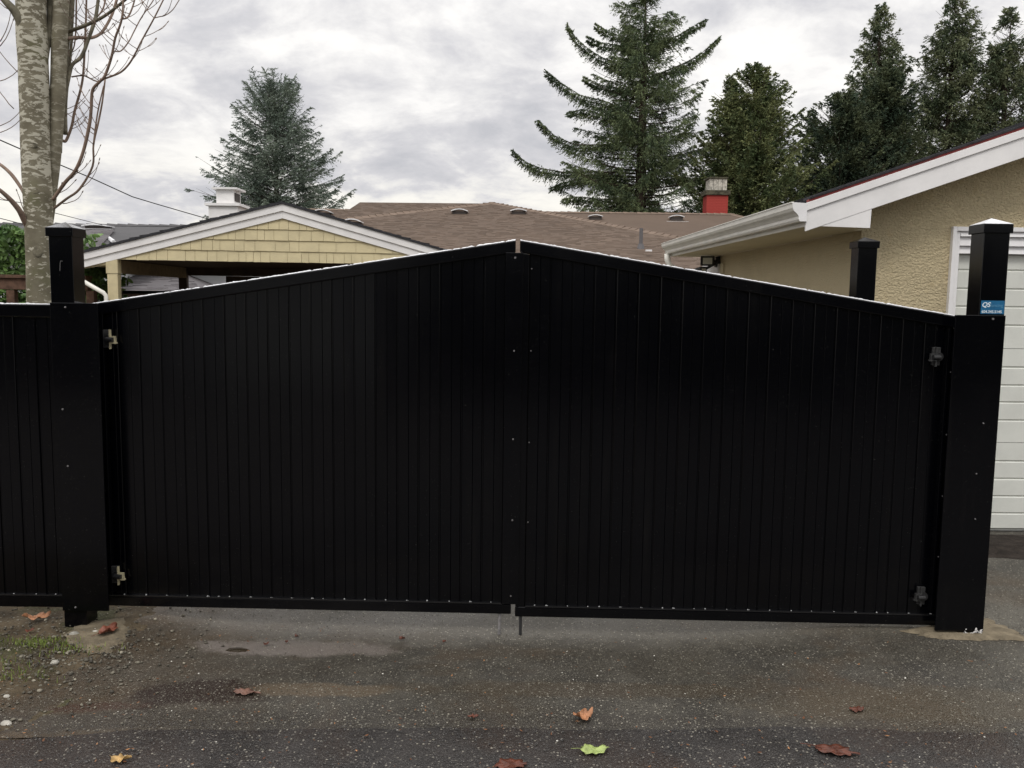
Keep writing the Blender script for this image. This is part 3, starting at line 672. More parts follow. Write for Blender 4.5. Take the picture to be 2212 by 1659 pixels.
# plumbing pipe
p = P(1384, 541, 21.0)+np.array([0, -20, 0]); pp = MB(); pp.tube([(p[0], p[1], p[2]), (p[0], p[1], p[2]+.53)], .045, 12); pp = pp.build('vent_pipe', M['lead'], BH, smooth=False)
b_ = MB(); b_.tube([(p[0], p[1], p[2]-.01), (p[0], p[1], p[2]+.16)], [.11, .06], 14); b_.build('boot', M['lead'], pp)
MB().box(p[0]-.29, p[0]+.29, p[1]-.13, p[1]+.15, p[2]-.045, p[2]-.008).build('flashing', M['galv'], pp)
for x, y in ((1447, 527), (1402, 541)):
    q = P(x, y, 20.0)+np.array([0, -20, 0]); MB().box(q[0]-.07, q[0]+.07, q[1], q[1]+.12, q[2]-.02, q[2]+.02).build('flashing', M['galv'], BH)
# red chimney
cx0, cx1 = 7.88, 8.74; CY = 35.7; cz = 4.9
c0_ = CY-20
ch = MB().box(cx0+.006, cx1-.006, c0_+.006, c0_+.78, cz, 5.94).build('chimney', M['mortar'], BH)
z = cz; r_ = 0
while z < 5.90:
    x = cx0-(.1 if r_ % 2 else 0.)
    while x < cx1:
        a, c = max(x, cx0), min(x+.195, cx1)
        if c-a > .03: MB().box(a, c, c0_-random.uniform(0, .003), c0_+.09, z, z+.058).build('brick', M['brick_red'], ch)
        x += .2
    z += .065; r_ += 1
MB().box(cx0-.08, cx1+.08, c0_-.08, c0_+.88, 5.945, 6.14).build('chimney_band', M['moss_cement'], ch, bevel=.02)
for i in range(4): MB().box(cx0+.08+i*.182, cx0+.25+i*.182, c0_, c0_+.7, 6.142, 6.60).build('block', M['cement'], ch, bevel=.01)
MB().box(cx0+.02, cx1-.02, c0_-.04, c0_+.74, 6.601, 6.67).build('chimney_cap', M['moss_cement'], ch, bevel=.01)

# ------------------------------------------------------------------ grey roofed house far left
GH = empty('grey_roof_house', (0, 20, 0), 'neighbouring house with dark grey shingle roof and white chimney at left', 'house')
hipface(GH, [(-30, 19.8, 2.4), (-6, 19.8, 2.4), (-7.4, 25, 3.62), (-30, 25, 3.58)], M['grey_roof'], seed=21, tab=(.2, .5))
ridge_caps('ridge_cap', v_((-30, 25, 3.58)), v_((-7.4, 25, 3.62)), M['grey_roof'], GH, step=.3)
# lower wing with its own hip in paler shingles
hipface(GH, [(-12.6, 17.2, 2.42), (-8.4, 17.2, 2.42), (-9.6, 20.9, 3.15), (-10.6, 20.9, 3.2)], M['grey_roof2'], seed=22, tab=(.2, .5))
b_ = MB(); b_.add([v_(q) for q in [(-12.6, 17.2, 2.42), (-10.6, 20.9, 3.2), (-12.6, 22, 2.9), (-8.4, 17.2, 2.42), (-8.4, 22, 2.9), (-9.6, 20.9, 3.15), (-10.1, 22, 3.1)]], [(0, 1, 2), (3, 4, 5), (1, 5, 6), (4, 5, 6), (1, 6, 2)]); b_.build('roof', M['grey_roof'], GH)
b_ = MB(); a, c = Vector(P(221, 505, 20.8)), Vector(P(246, 523, 19.2)); b_.tube([a+sh, c+sh], .05, 6); b_.build('valley_flashing', M['galv'], GH)
MB().box(-29, -6.6, .3, 8, -.1, 2.35).build('wall', M['siding'], GH); MB().box(-12.2, -8.8, -2.4, .2, -.1, 2.38).build('wall', M['siding'], GH)
vent(212, 489, 24.2, .7, GH, .5, .08)
b_ = MB(); wc = MB().box(-6.32, -5.72, -2, -1.4, 2.2, 3.52).build('chimney', M['white'], GH)
MB().box(-6.38, -5.66, -2.06, -1.34, 3.522, 3.575).build('chimney_band', M['white'], wc)
MB().box(-6.17, -5.81, -1.95, -1.5, 3.577, 3.86).build('flue', M['white'], wc)
MB().box(-6.24, -5.72, -2.02, -1.42, 3.862, 3.90).build('chimney_cap', M['white'], wc); 
MB().box(-5.83, -5.795, -1.9, -1.58, 3.63, 3.80).build('flue_opening', M['vent_dark'], wc)

# ------------------------------------------------------------------ shed seen through the carport
SHD = empty('shed', (-6.5, 19.5, 0), 'small shed with grey shingle roof and brown brick wall seen through the carport', 'shed')
def loc(o_, q): return Vector(q)-Vector(o_)
O_ = (-6.5, 19.5, 0)
p_ = [(-11.5, 18.3, 1.74), (-6.6, 18.3, 1.76), (-8.1, 21.2, 2.32), (-11.5, 21.2, 2.32)]
q = [loc(O_, a) for a in p_]; rf = MB().add(q+[loc(O_, (-6.6, 24, 1.76)), loc(O_, (-11.5, 24, 1.76))], [(0, 1, 2, 3), (1, 4, 2), (4, 5, 3, 2)]).build('roof', M['grey_roof2'], SHD)
e_ = (q[1]-q[0]).normalized(); s_ = (q[3]-q[0]).normalized(); vm = (q[3]-q[0]).length
shingle_plane('shingle_courses', q[0], e_, s_, vm, lambda v: (0, 4.9-1.5*v/vm), M['grey_roof2'], rf, expo=.13, tab=(.2, .5), seed=31)
wl = MB().box(-4.9, -.25, -1.0, 4.2, -.1, 1.70).build('wall', M['mortar_brown'] if 'mortar_brown' in M else M['dark_wood'], SHD)
for r_ in range(5):
    for k in range(22):
        x = -4.75+k*.205+(.1 if r_ % 2 else 0)
        if x+.19 < -.2: MB().box(x, x+.19, -1.02, -.95, 1.695-(r_+1)*.085, 1.695-(r_+1)*.085+.072).build('brick', M['brick_dark'], wl)
WH = empty('white_sided_house', (-8, 25, 0), 'pale grey sided wall with white corner board glimpsed through the carport', 'house')
for k in range(9): MB().box(-2.6, -.74, -.02, .1, 1.2+k*.2+.008, 1.2+(k+1)*.2-.008).build('siding_board', M['siding'], WH)
MB().box(-2.6, -.14, .1, 3, -.1, 2.9).build('wall', M['white'], WH); MB().box(-.73, -.14, -.03, .1, -.1, 2.9).build('corner_board', M['white_vinyl'], WH)

# ------------------------------------------------------------------ garage on the right
GG = empty('stucco_garage', (2.56, 6.4, 0), 'cream stucco garage with white sloping fascia and white garage door', 'garage', R(1.0))
def gl(x, y, z): return (x-2.56, y-6.4, z)
RS = .352; RZ0 = 2.43; RX0 = 2.035; RXR = 5.9
rz = lambda x: RZ0+RS*(x-RX0)
DX0, DX1, DZ = 3.285, 5.95, 2.105   # door opening
# front wall built round the door opening
b_ = MB(); fw = [(2.56, -.2), (3.235, -.2), (3.235, 2.3), (RXR+3.3, 2.3), (RXR+3.3, rz(RXR)-RS*3.3-.06), (RXR, rz(RXR)-.06), (2.56, rz(2.56)-.06)]
b_.prism_xz([(x-2.56, z) for x, z in fw], 0, .15); b_.build('front_wall', M['stucco'], GG)
MB().box(6.0-2.56, RXR+3.3-2.56, 0, .15, -.2, 2.295).build('front_wall', M['stucco'], GG)
MB().box(0.0, .14, .152, 4.9, -.2, 2.268).build('side_wall', M['stucco_fine'], GG)
MB().box(.2, 6.6, 4.75, 4.9, -.2, 2.3).build('rear_wall', M['stucco_fine'], GG)
MB().box(.15, 6.6, .2, 4.74, 2.2, 2.24).build('ceiling', M['white'], GG)
# roof planes + rake
th = math.sqrt(1+RS*RS)
b_ = MB(); b_.prism_xz([(x-2.56, z) for x, z in [(RX0+.01, rz(RX0+.01)+.0005), (RXR, rz(RXR)+.0005), (RXR, rz(RXR)+.018), (RX0+.01, rz(RX0+.01)+.018)]], -.316, -.27); b_.build('drip_edge', M['red_metal'], GG)
b_ = MB(); b_.prism_xz([(x-2.56, z) for x, z in [(RX0+.012, rz(RX0+.012)+.0185), (RXR, rz(RXR)+.0185), (RXR, rz(RXR)+.034), (RX0+.012, rz(RX0+.012)+.034)]], -.325, -.20); b_.build('roof_edge', M['black_roof'], GG)
b_ = MB(); b_.prism_xz([(x-2.56, z) for x, z in [(RX0+.012, rz(RX0+.012)-.03), (RXR, rz(RXR)-.03), (RXR, rz(RXR)-.012), (RX0+.012, rz(RX0+.012)-.012)]], -.269, 4.55); rf = b_.build('roof', M['black_roof'], GG)
shingle_plane('shingle_courses', (RX0-.01-2.56, -.19, rz(RX0-.01)-.012), (0, 1, 0), (1, 0, RS), (RXR-RX0)*th, lambda v: (0, 4.75), M['black_roof'], rf, expo=.14, seed=41, lip=.008)
b_ = MB(); b_.prism_xz([(x-2.56, z) for x, z in [(RXR, rz(RXR)), (RXR+3.9, rz(RXR)-RS*3.9), (RXR+3.9, rz(RXR)-RS*3.9+.03), (RXR, rz(RXR)+.03)]], -.32, 4.55); b_.build('roof', M['black_roof'], GG)
def rake(z0, z1, y0, y1, nm):
    b_ = MB(); b_.prism_xz([(x-2.56, z) for x, z in [(RX0, rz(RX0)-z1), (RXR, rz(RXR)-z1), (RXR+3.9, rz(RXR)-RS*3.9-z1), (RXR+3.9, rz(RXR)-RS*3.9-z0), (RXR, rz(RXR)-z0), (RX0, rz(RX0)-z0)]], y0, y1); b_.build(nm, M['white'], GG, bevel=.003)
rake(.0005, .056, -.320, -.285, 'upper_rake_board'); rake(.0565, .198, -.306, -.285, 'lower_rake_board')
b_ = MB(); b_.prism_xz([(x-2.56, z) for x, z in [(RX0-.002, 2.272), (2.49, 2.262), (2.495, 2.43), (2.40, rz(2.40)-.15), (RX0-.002, rz(RX0)-.17)]], -.303, -.285); b_.build('eave_return', M['white'], GG)
# rake soffit
b_ = MB(); b_.prism_xz([(x-2.56, z) for x, z in [(RX0+.02, rz(RX0)-.10), (RXR, rz(RXR)-.10), (RXR, rz(RXR)-.09), (RX0+.02, rz(RX0)-.09)]], -.284, -.002); b_.build('rake_soffit', M['beige_soffit'], GG)
# eave: fascia, soffit, K-style gutter
MB().box(2.037-2.56, 2.057-2.56, -.284, 4.52, 2.268, 2.43).build('eave_fascia', M['gutter'], GG)
MB().box(2.058-2.56, 2.488-2.56, -.283, -.001, 2.2685, 2.280).build('soffit', M['beige_soffit'], GG); MB().box(2.058-2.56, 2.558-2.56, .0, 4.5, 2.2685, 2.280).build('soffit', M['beige_soffit'], GG)
b_ = MB(); prof = [(2.122, 2.425), (2.122, 2.300), (2.075, 2.300), (2.066, 2.315), (2.066, 2.335), (2.050, 2.355), (2.030, 2.372), (2.020, 2.392), (2.018, 2.424), (2.012, 2.427), (2.012, 2.434), (2.028, 2.434), (2.028, 2.395), (2.06, 2.355), (2.078, 2.31), (2.112, 2.31), (2.112, 2.425)]
prof = [(x-.087, z) for x, z in prof]
b_.prism_xz([(x-2.56, z) for x, z in prof], -.315, 4.50); gu = b_.build('gutter', M['gutter'], GG)
b_ = MB(); b_.prism_xz([(x-2.56, z) for x, z in prof[:10]+[(2.028-.087, 2.43)]], -.318, -.3152); b_.build('end_cap', M['white_vinyl'], gu)
b_ = MB(); b_.prism_xz([(x-2.56, z) for x, z in prof[:10]+[(2.028-.087, 2.43)]], 4.501, 4.504); b_.build('end_cap', M['gutter'], gu)
b_ = MB(); b_.tube([(1.985-2.56, 4.38, 2.30), (1.99-2.56, 4.38, 2.22), (2.02-2.56, 4.37, 2.14), (2.25-2.56, 4.35, 2.04), (2.46-2.56, 4.35, 1.93), (2.49-2.56, 4.35, .1)], .038, 12); b_.build('downspout', M['gutter'], gu, smooth=True)
# door casing and header boards
cs = empty('dummy', (0, 0, 0), '', ''); bpy.data.objects.remove(cs)
Z1 = 2.305
MB().box(3.222-2.56, 3.252-2.56, -.035, .15, -.02, Z1).build('door_casing', M['white_vinyl'], GG, bevel=.003)
MB().box(3.253-2.56, 3.285-2.56, -.018, .15, -.02, Z1-.034).build('door_casing', M['white_vinyl'], GG, bevel=.003)
MB().box(3.253-2.56, 6.0-2.56, -.035, .15, Z1-.033, Z1-.001).build('door_casing', M['white_vinyl'], GG, bevel=.003)
for k, (a, c) in enumerate(((2.235, 2.271), (2.168, 2.233), (2.112, 2.166))):
    y0 = -.018+.014*k; b_ = MB(); b_.add([(3.287-2.56, y0-.008, a), (3.44, y0-.008, a), (3.44, y0+.006, c), (3.287-2.56, y0+.006, c), (3.287-2.56, .1, a), (3.44, .1, a), (3.44, .1, c), (3.287-2.56, .1, c)], [(0, 1, 2, 3), (4, 7, 6, 5), (0, 4, 5, 1), (3, 2, 6, 7), (0, 3, 7, 4), (1, 5, 6, 2)]); b_.build('header_board', M['white_vinyl'], GG)
gd = MB().box(DX0+.002-2.56, DX1-2.56, .075, .095, .0, 2.11).build('garage_door', M['door_panel'], GG)
edges = [2.11]; zs = [585, 625.4, 664, 704, 753.5, 794.6, 833.6, 870.4, 909.4, 957, 998, 1036, 1074, 1110.8, 1156]
for yy in zs: edges.append(float(P(2190, yy, 6.46)[2]))
edges[-1] = 0.012; joints = {5, 10}
for i in range(len(edges)-1):
    z1, z0 = edges[i], edges[i+1]; g_ = .0025 if i in joints or (i+1) in joints else .0045
    za, zb_ = z0+(.002 if (i+1) in joints else .0), z1-(.002 if i in joints else .0)
    hb = .011 if (i+1) not in joints else .0; ht = .009 if i not in joints else .0
    b_ = MB(); xl, xr_ = DX0+.003-2.56, DX1-.002-2.56
    pr = [(.074, za), (.0565+.012*(hb > 0), za), (.0565, za+max(hb, .001)), (.0565, zb_-max(ht, .001)), (.0565+.009*(ht > 0), zb_), (.074, zb_)]
    b_.add([(xl, y, z) for y, z in pr]+[(xr_, y, z) for y, z in pr], [tuple(range(6)), tuple(range(6, 12))[::-1]]+[(i_, 6+i_, 6+(i_+1) % 6, (i_+1) % 6) for i_ in range(6)])
    b_.build('panel', M['door_panel'], gd)
MB().box(DX0-2.56, DX1-2.56, .055, .09, -.018, .0).build('weather_strip', M['cable'], gd)
MB().box(3.2-2.56, 6.1-2.56, -.07, .25, -.09, -.019).build('sill', M['sill'], GG, bevel=.01)
# side door trim at the far end of the side wall
MB().box(-.03, -.001, 4.0, 4.12, .0, 2.17).build('door_frame', M['white_vinyl'], GG); MB().box(-.03, -.001, 4.72, 4.83, .0, 2.17).build('door_frame', M['white_vinyl'], GG)
MB().box(-.03, -.001, 4.125, 4.715, 2.08, 2.17).build('door_frame', M['white_vinyl'], GG); MB().box(-.018, -.001, 4.125, 4.715, 0, 2.078).build('side_door', M['white'], GG)
MB().box(-.02, -.001, 3.82, 3.97, 2.05, 2.17).build('wall_plate', M['beige_soffit'], GG)
# floodlight on the side wall
lp_ = VX(1554, 566, 2.492)
FL = empty('security_light', tuple(lp_), 'black twin head security light on the garage side wall', 'security light')
b_ = MB(); b_.tube([(-.001, 0, 0), (-.055, 0, 0)], [.072, .062], 20); b_.build('wall_mount', M['bolt'], FL)
def head(p0, p1, ang, lens=True):
    h_ = MB(); h_.tube([p0, p1], .016, 8); arm = h_.build('arm', M['bolt'], FL)
    q = Matrix.Rotation(ang, 4, 'Z'); hd = MB(); c_ = Vector(p1)
    vs = [(-.085, -.045, -.06), (.085, -.045, -.06), (.085, -.045, .06), (-.085, -.045, .06), (-.05, .06, -.035), (.05, .06, -.035), (.05, .06, .035), (-.05, .06, .035)]
    hd.add([c_+q@Vector(v) for v in vs], [(0, 1, 2, 3), (7, 6, 5, 4), (0, 4, 5, 1), (1, 5, 6, 2), (2, 6, 7, 3), (3, 7, 4, 0)]); ho = hd.build('lamp_head', M['bolt'], FL, bevel=.008)
    l_ = MB(); l_.add([c_+q@Vector(v) for v in [(-.055, -.0462, -.038), (.055, -.0462, -.038), (.055, -.0462, .038), (-.055, -.0462, .038)]]+[c_+q@Vector(v) for v in [(-.055, -.049, -.038), (.055, -.049, -.038), (.055, -.049, .038), (-.055, -.049, .038)]], [(4, 5, 6, 7), (0, 3, 2, 1), (0, 1, 5, 4), (1, 2, 6, 5), (2, 3, 7, 6), (3, 0, 4, 7)]); l_.build('lens', M['lens'], ho)
M['lens'] = mat('frosted_lamp_glass', (.62, .64, .60), .2, .5)
head((-.05, -.01, .01), (-.17, -.10, .005), R(-8)); head((-.05, -.01, -.02), (-.24, -.06, -.12), R(50))

# ------------------------------------------------------------------ timber fence far left
WF = empty('timber_fence', (-8.0, 12.7, 0), 'weathered brown timber fence rail in front of the hedge at far left', 'fence')
MB().box(-2.6, 1.75, -.03, .09, 1.75, 1.915).build('rail', M['fence_wood'], WF, bevel=.006)
MB().box(-2.6, 1.75, -.07, .12, 1.917, 1.965).build('cap_board', M['fence_wood'], WF, bevel=.004)
for px_ in (-120, 24, 110, 196): X_ = float(P(px_, 640, 12.7)[0])+8.0; MB().box(X_-.06, X_+.06, -.02, .08, -.1, 1.747).build('fence_post', M['fence_wood'], WF, bevel=.004)

# ------------------------------------------------------------------ cables
def cable(pts, r, label):
    P0 = [Vector(P(*q)) for q in pts]; o = empty('power_cable', tuple(P0[0]), label, 'cable', group='overhead cables at left')
    b_ = MB(); dense = []
    for a, c in zip(P0[:-1], P0[1:]): dense += [a.lerp(c, k/6)-P0[0] for k in range(6)]
    dense.append(P0[-1]-P0[0]); b_.tube(dense, r, 6); b_.build('wire', M['cable'], o, smooth=True)
cable(((-40, 285, 12), (47, 323, 12.8), (127, 355, 13.7), (196, 384, 14.5), (286, 425, 15.6), (339, 441, 16.2), (453, 474, 17.6)), .009, 'thick overhead cable running from the tree down to the white chimney')
cable(((-40, 425, 16), (47, 438, 17), (118, 460, 18), (221, 486, 20)), .007, 'thin lower overhead cable passing behind the left post')
cable(((-40, 462, 15), (10, 474, 15.5), (60, 487, 16)), .007, 'thin cable at the far left edge above the hedge')

# ------------------------------------------------------------------ conifers
def quads(C, D, Wv, ln, wd):
    """diamond leaves: centre C, direction D, width dir Wv"""
    n = len(C); v = np.empty((n, 4, 3)); v[:, 0] = C-D*ln[:, None]*.5; v[:, 2] = C+D*ln[:, None]*.5; m_ = C+D*ln[:, None]*.05
    v[:, 1] = m_+Wv*wd[:, None]*.5; v[:, 3] = m_-Wv*wd[:, None]*.5
    return v.reshape(-1, 3)
def unit(a): return a/np.maximum(np.linalg.norm(a, axis=-1, keepdims=True), 1e-6)
def conifer(name, base, H, prof, label, m, nb=260, a=-.05, c=.2, droop=.35, twl=.5, dens=26, lpt=7, ll=.14, lw=.035, group=None, extra=(), zmin=2.2, tr=.16, seed=1, side=.75, up=0., lead=1, top_dense=1., cat='tree', spread=1., gap=-.22, gf=.9):
    r_ = np.random.default_rng(seed); root = empty(name, tuple(base), label, cat, group=group)
    H = CAM_H+(H-CAM_H)*K; zmin = CAM_H+(zmin-CAM_H)*K; prof = [(q*K, w*K) for q, w in prof]; twl *= K; tr *= K; dens /= K; ll *= 1.25; lw *= 1.15
    b_ = MB(); lean = r_.normal(0, .02, 2)
    b_.tube([(0, 0, -.1), (lean[0], lean[1], H*.5), (lean[0]*1.5, lean[1]*1.5, H*.97)], [tr, tr*.62, .02], 10); b_.build('trunk', M['con_bark'], root, smooth=True)
    ps = np.array(prof); br = MB(); Cs, Ds, Ws, Ls, Wd = [], [], [], [], []
    paths = []
    for i in range(nb):
        q = (i+r_.random())/nb; z = H-(H-zmin)*q**top_dense; d = H-z
        Rr = np.interp(d, ps[:, 0], ps[:, 1])*(r_.uniform(.5, 1.0) if r_.random() < .8 else r_.uniform(1., 1.18)); az = i*2.39996+r_.normal(0, .25)
        dirn = np.array([math.cos(az), math.sin(az), 0]); aa = a+r_.normal(0, .08)+up*max(0, 1-d/2.5); cc = c+r_.normal(0, .06)
        if Rr < .1: Rr = .1
        s = np.linspace(0, 1, 7)[:, None]; pth = np.array([0, 0, z-max(0, aa)*Rr*.5])+dirn*Rr*s+np.array([0, 0, 1])*Rr*(aa*s+cc*s*s)
        paths.append((pth, Rr, 1.))
    for e_, Rr, wsc in extra: paths.append((np.array(e_), Rr, wsc))
    for pth, Rr, wsc in paths:
        seg = np.linalg.norm(np.diff(pth, axis=0), axis=1); tot = seg.sum(); cum = np.r_[0, np.cumsum(seg)]/tot
        if tot > .5: br.tube([tuple(p) for p in pth], list(np.linspace(.008+.007*tot, .004, len(pth))), 4, False)
        n = max(4, int(dens*tot*(1.0 if wsc == 1. else 1.5))); s = np.sort(r_.uniform(.08, 1., n))
        pos = np.stack([np.interp(s, cum, pth[:, k]) for k in range(3)], 1)
        T = unit(np.stack([np.interp(np.minimum(s+.05, 1), cum, pth[:, k])-np.interp(np.maximum(s-.05, 0), cum, pth[:, k]) for k in range(3)], 1))
        sd = unit(np.cross(T, [0, 0, 1.])); sg = r_.choice([-1, 1], n)[:, None]
        tw = unit(sd*sg*side*r_.uniform(.2, 1.1, (n, 1))*spread+T*r_.uniform(.35, 1., (n, 1))+np.array([0, 0, -1])*droop*r_.uniform(.1, 1.6, (n, 1))+r_.normal(0, .18, (n, 3)))
        keep = np.array([mnoise.noise(Vector(tuple(p*gf+seed))) > (gap if wsc == 1. else -9) for p in pos])
        pos, T, sd, sg, tw, s = pos[keep], T[keep], sd[keep], sg[keep], tw[keep], s[keep]; n = len(pos)
        if n == 0: continue
        tl = twl*wsc*np.minimum(1., .24+1.7*(1-s))*r_.uniform(.5, 1.15, n)*min(1., .35+tot*.5)
        for k in range(lpt):
            f = (k+r_.random(n))/lpt; C = pos+tw*(tl*f)[:, None]+r_.normal(0, .012, (n, 3))-np.array([0, 0, 1])*(droop*.35*tl*f*f)[:, None]
            D = unit(tw+r_.normal(0, .42, (n, 3))); Wv = unit(np.cross(D, r_.normal(0, 1, (n, 3))))
            Cs.append(C); Ds.append(D); Ws.append(Wv); Ls.append(ll*r_.uniform(.6, 1.35, n)); Wd.append(lw*r_.uniform(.6, 1.4, n))
    C = np.concatenate(Cs); V = quads(C, np.concatenate(Ds), np.concatenate(Ws), np.concatenate(Ls), np.concatenate(Wd))
    cr = npmesh('crown', V, np.arange(len(V)), 4, m, root); tag(cr, kind='stuff')
    br.build('branches', M['con_bark'], root)
    return len(C)
tot = 0; K = 1.5
def pz(x, y, Y): return P(x, y, Y)
GRP = 'conifers behind the houses'
# blue cedar left
b0 = pz(600, 640, 33*K); b0[2] = 0
tot += conifer('cedar_tree', b0, 9.45, [(0, .35), (.5, 1.05), (1.2, 1.5), (2.2, 1.75), (3.3, 2.35), (4.6, 2.75), (6, 2.9), (8, 2.9)], 'blue green cedar with open feathery top behind the white chimney', M['cedar_blue'], nb=300, a=.2, c=.16, droop=.4, twl=.6, dens=34, lpt=8, ll=.13, lw=.032, group=GRP, seed=3, up=1.4, zmin=3.6, top_dense=.9)
# big deodar
b1 = pz(1378, 640, 28*K); b1[2] = 0
def xp(pts, dy=0.):
    o_ = []
    n = len(pts)
    for i, (x, y) in enumerate(pts): p = P(x, y, (28+dy*(1-i/(n-1)))*K); o_.append(p-b1)
    return np.array(o_[::-1])
ex = []
for pts, wsc, dy in [(((1180, 153), (1213, 180), (1254, 206), (1302, 217), (1346, 235), (1378, 252)), .72, -1.0), (((1162, 259), (1199, 294), (1243, 313), (1298, 313), (1372, 305)), .78, -.8),
                     (((1107, 324), (1133, 349), (1169, 364), (1221, 373), (1280, 371), (1372, 375)), .85, -.6), (((1226, 53), (1243, 81), (1272, 107), (1302, 125), (1353, 143), (1381, 154)), .62, -.5),
                     (((1287, 51), (1316, 70), (1353, 81), (1380, 90)), .5, .3), (((1269, 79), (1298, 92), (1346, 99), (1380, 112)), .55, -.4), (((1526, 42), (1493, 59), (1464, 77), (1427, 88), (1382, 105)), .5, .4),
                     (((1555, 79), (1522, 110), (1493, 129), (1464, 143), (1390, 173)), .6, .5), (((1261, 165), (1298, 184), (1346, 191), (1380, 200)), .6, -.3), (((1225, 243), (1260, 236), (1310, 250), (1375, 265)), .6, .5),
                     (((1190, 405), (1215, 395), (1260, 385), (1372, 400)), .8, .4), (((1215, 430), (1250, 425), (1300, 430), (1372, 430)), .8, -.7)]:
    ex.append((xp(pts, dy), 2., wsc*1.05)); ex.append((xp(pts, dy)+np.array([0, .25, -.12]), 2., wsc*.9))
tot += conifer('cedar_tree', b1, 11.75, [(0, .2), (.6, .65), (1.6, 1.1), (2.4, 1.4), (3.2, 1.6), (4.6, 2.1), (6.0, 2.5), (7.4, 2.7), (9, 2.7)], 'tall dark green cedar with long upswept left branches behind the brown roof', M['cedar_green'], nb=330, a=-.08, c=.22, droop=.6, twl=.55, dens=46, lpt=8, ll=.12, lw=.032, group=GRP, extra=ex, seed=5, zmin=4.0, tr=.26, top_dense=1.05, gap=-.2, gf=.7)
# broad olive cypress
b2 = pz(1612, 640, 27*K); b2[2] = 0
tot += conifer('cypress_tree', b2, 8.85, [(0, .12), (.35, .42), (1., .95), (2.2, 1.4), (3.2, 1.85), (4.3, 2.2), (6.2, 2.35)], 'broad olive green cypress with twin tips right of the red chimney', M['cypress'], nb=400, a=.75, c=.05, droop=.38, twl=.42, dens=36, lpt=8, ll=.11, lw=.042, gap=-.3, gf=1.3, group=GRP, seed=7, side=.5, zmin=3.2, tr=.14)
b2b = b2+np.array([-1.0, .6, 0])
tot += conifer('cypress_tree', b2b, 8.6, [(0, .1), (.35, .3), (1., .5), (2.2, .7), (3.4, 1.0), (5, 1.1)], 'narrower cypress tip leaning against the big cedar, left of the broad cypress', M['cypress'], nb=240, a=.8, c=.05, droop=.3, twl=.3, dens=38, lpt=6, ll=.11, lw=.042, group=GRP, seed=8, side=.5, zmin=3.2, tr=.1)
# right group
b3 = pz(1870, 640, 31*K); b3[2] = 0
tot += conifer('conifer_tree', b3, 12.0, [(0, .1), (.8, .45), (1.6, .8), (2.4, 1.0), (3.6, 1.25), (5., 1.5), (7, 1.8)], 'tall narrow conifer spire rising over two dark cypresses', M['open_green'], nb=380, a=.3, c=.25, droop=.6, twl=.46, dens=36, lpt=7, ll=.13, lw=.042, group=GRP, seed=9, gap=-.16, gf=1.0, side=.6, zmin=4.5, tr=.16)
b4 = pz(1800, 640, 28.5*K); b4[2] = 0
tot += conifer('cypress_tree', b4, 8.3, [(0, .3), (.5, .85), (1.2, 1.25), (2.2, 1.65), (3.5, 1.95), (6, 1.9)], 'dense dark rounded cypress at the left of the right hand trees', M['cypress_dark'], nb=420, a=.8, c=.0, droop=.3, twl=.42, dens=46, lpt=6, ll=.11, lw=.045, group=GRP, seed=10, side=.5, zmin=3.6, tr=.12)
b5 = pz(1898, 640, 28.5*K); b5[2] = 0
tot += conifer('cypress_tree', b5, 9.35, [(0, .15), (.5, .5), (1.2, .75), (2.2, 1.0), (3.5, 1.15), (6, 1.2)], 'dense dark pointed cypress in front of the tall spire', M['cypress_dark'], nb=420, a=.85, c=.0, droop=.3, twl=.36, dens=46, lpt=6, ll=.11, lw=.045, group=GRP, seed=11, side=.5, zmin=3.6, tr=.12)
b6 = pz(2025, 640, 31*K); b6[2] = 0
tot += conifer('conifer_tree', b6, 12.35, [(0, .15), (.8, .55), (1.6, .85), (2.6, 1.35), (4., 1.5), (5.5, 1.7), (7, 1.9)], 'tall open conifer with ragged gaps, second from the right edge', M['open_green'], nb=380, a=.35, c=.25, droop=.6, twl=.46, dens=36, lpt=7, ll=.13, lw=.042, group=GRP, seed=12, gap=-.16, gf=1.0, side=.6, zmin=4.8, tr=.2)
b7 = pz(2138, 640, 30.5*K); b7[2] = 0
tot += conifer('conifer_tree', b7, 11.75, [(0, .12), (.8, .4), (1.6, .8), (2.6, 1.15), (4., 1.4), (5.5, 1.6), (7, 1.7)], 'tall open conifer nearest the right edge above the white fascia', M['open_green'], nb=370, a=.4, c=.25, droop=.6, twl=.46, dens=36, lpt=7, ll=.13, lw=.042, group=GRP, seed=13, gap=-.16, gf=1.0, side=.6, zmin=4.8, tr=.18)
b8 = pz(2250, 640, 31*K); b8[2] = 0
tot += conifer('conifer_tree', b8, 9.4, [(0, .15), (1., .6), (3, 1.1), (6, 1.5)], 'shorter conifer cut off by the right edge', M['open_green'], nb=120, a=.4, c=.2, droop=.6, twl=.4, dens=22, lpt=6, ll=.13, lw=.042, group=GRP, seed=14, side=.6, zmin=4.8, tr=.14)

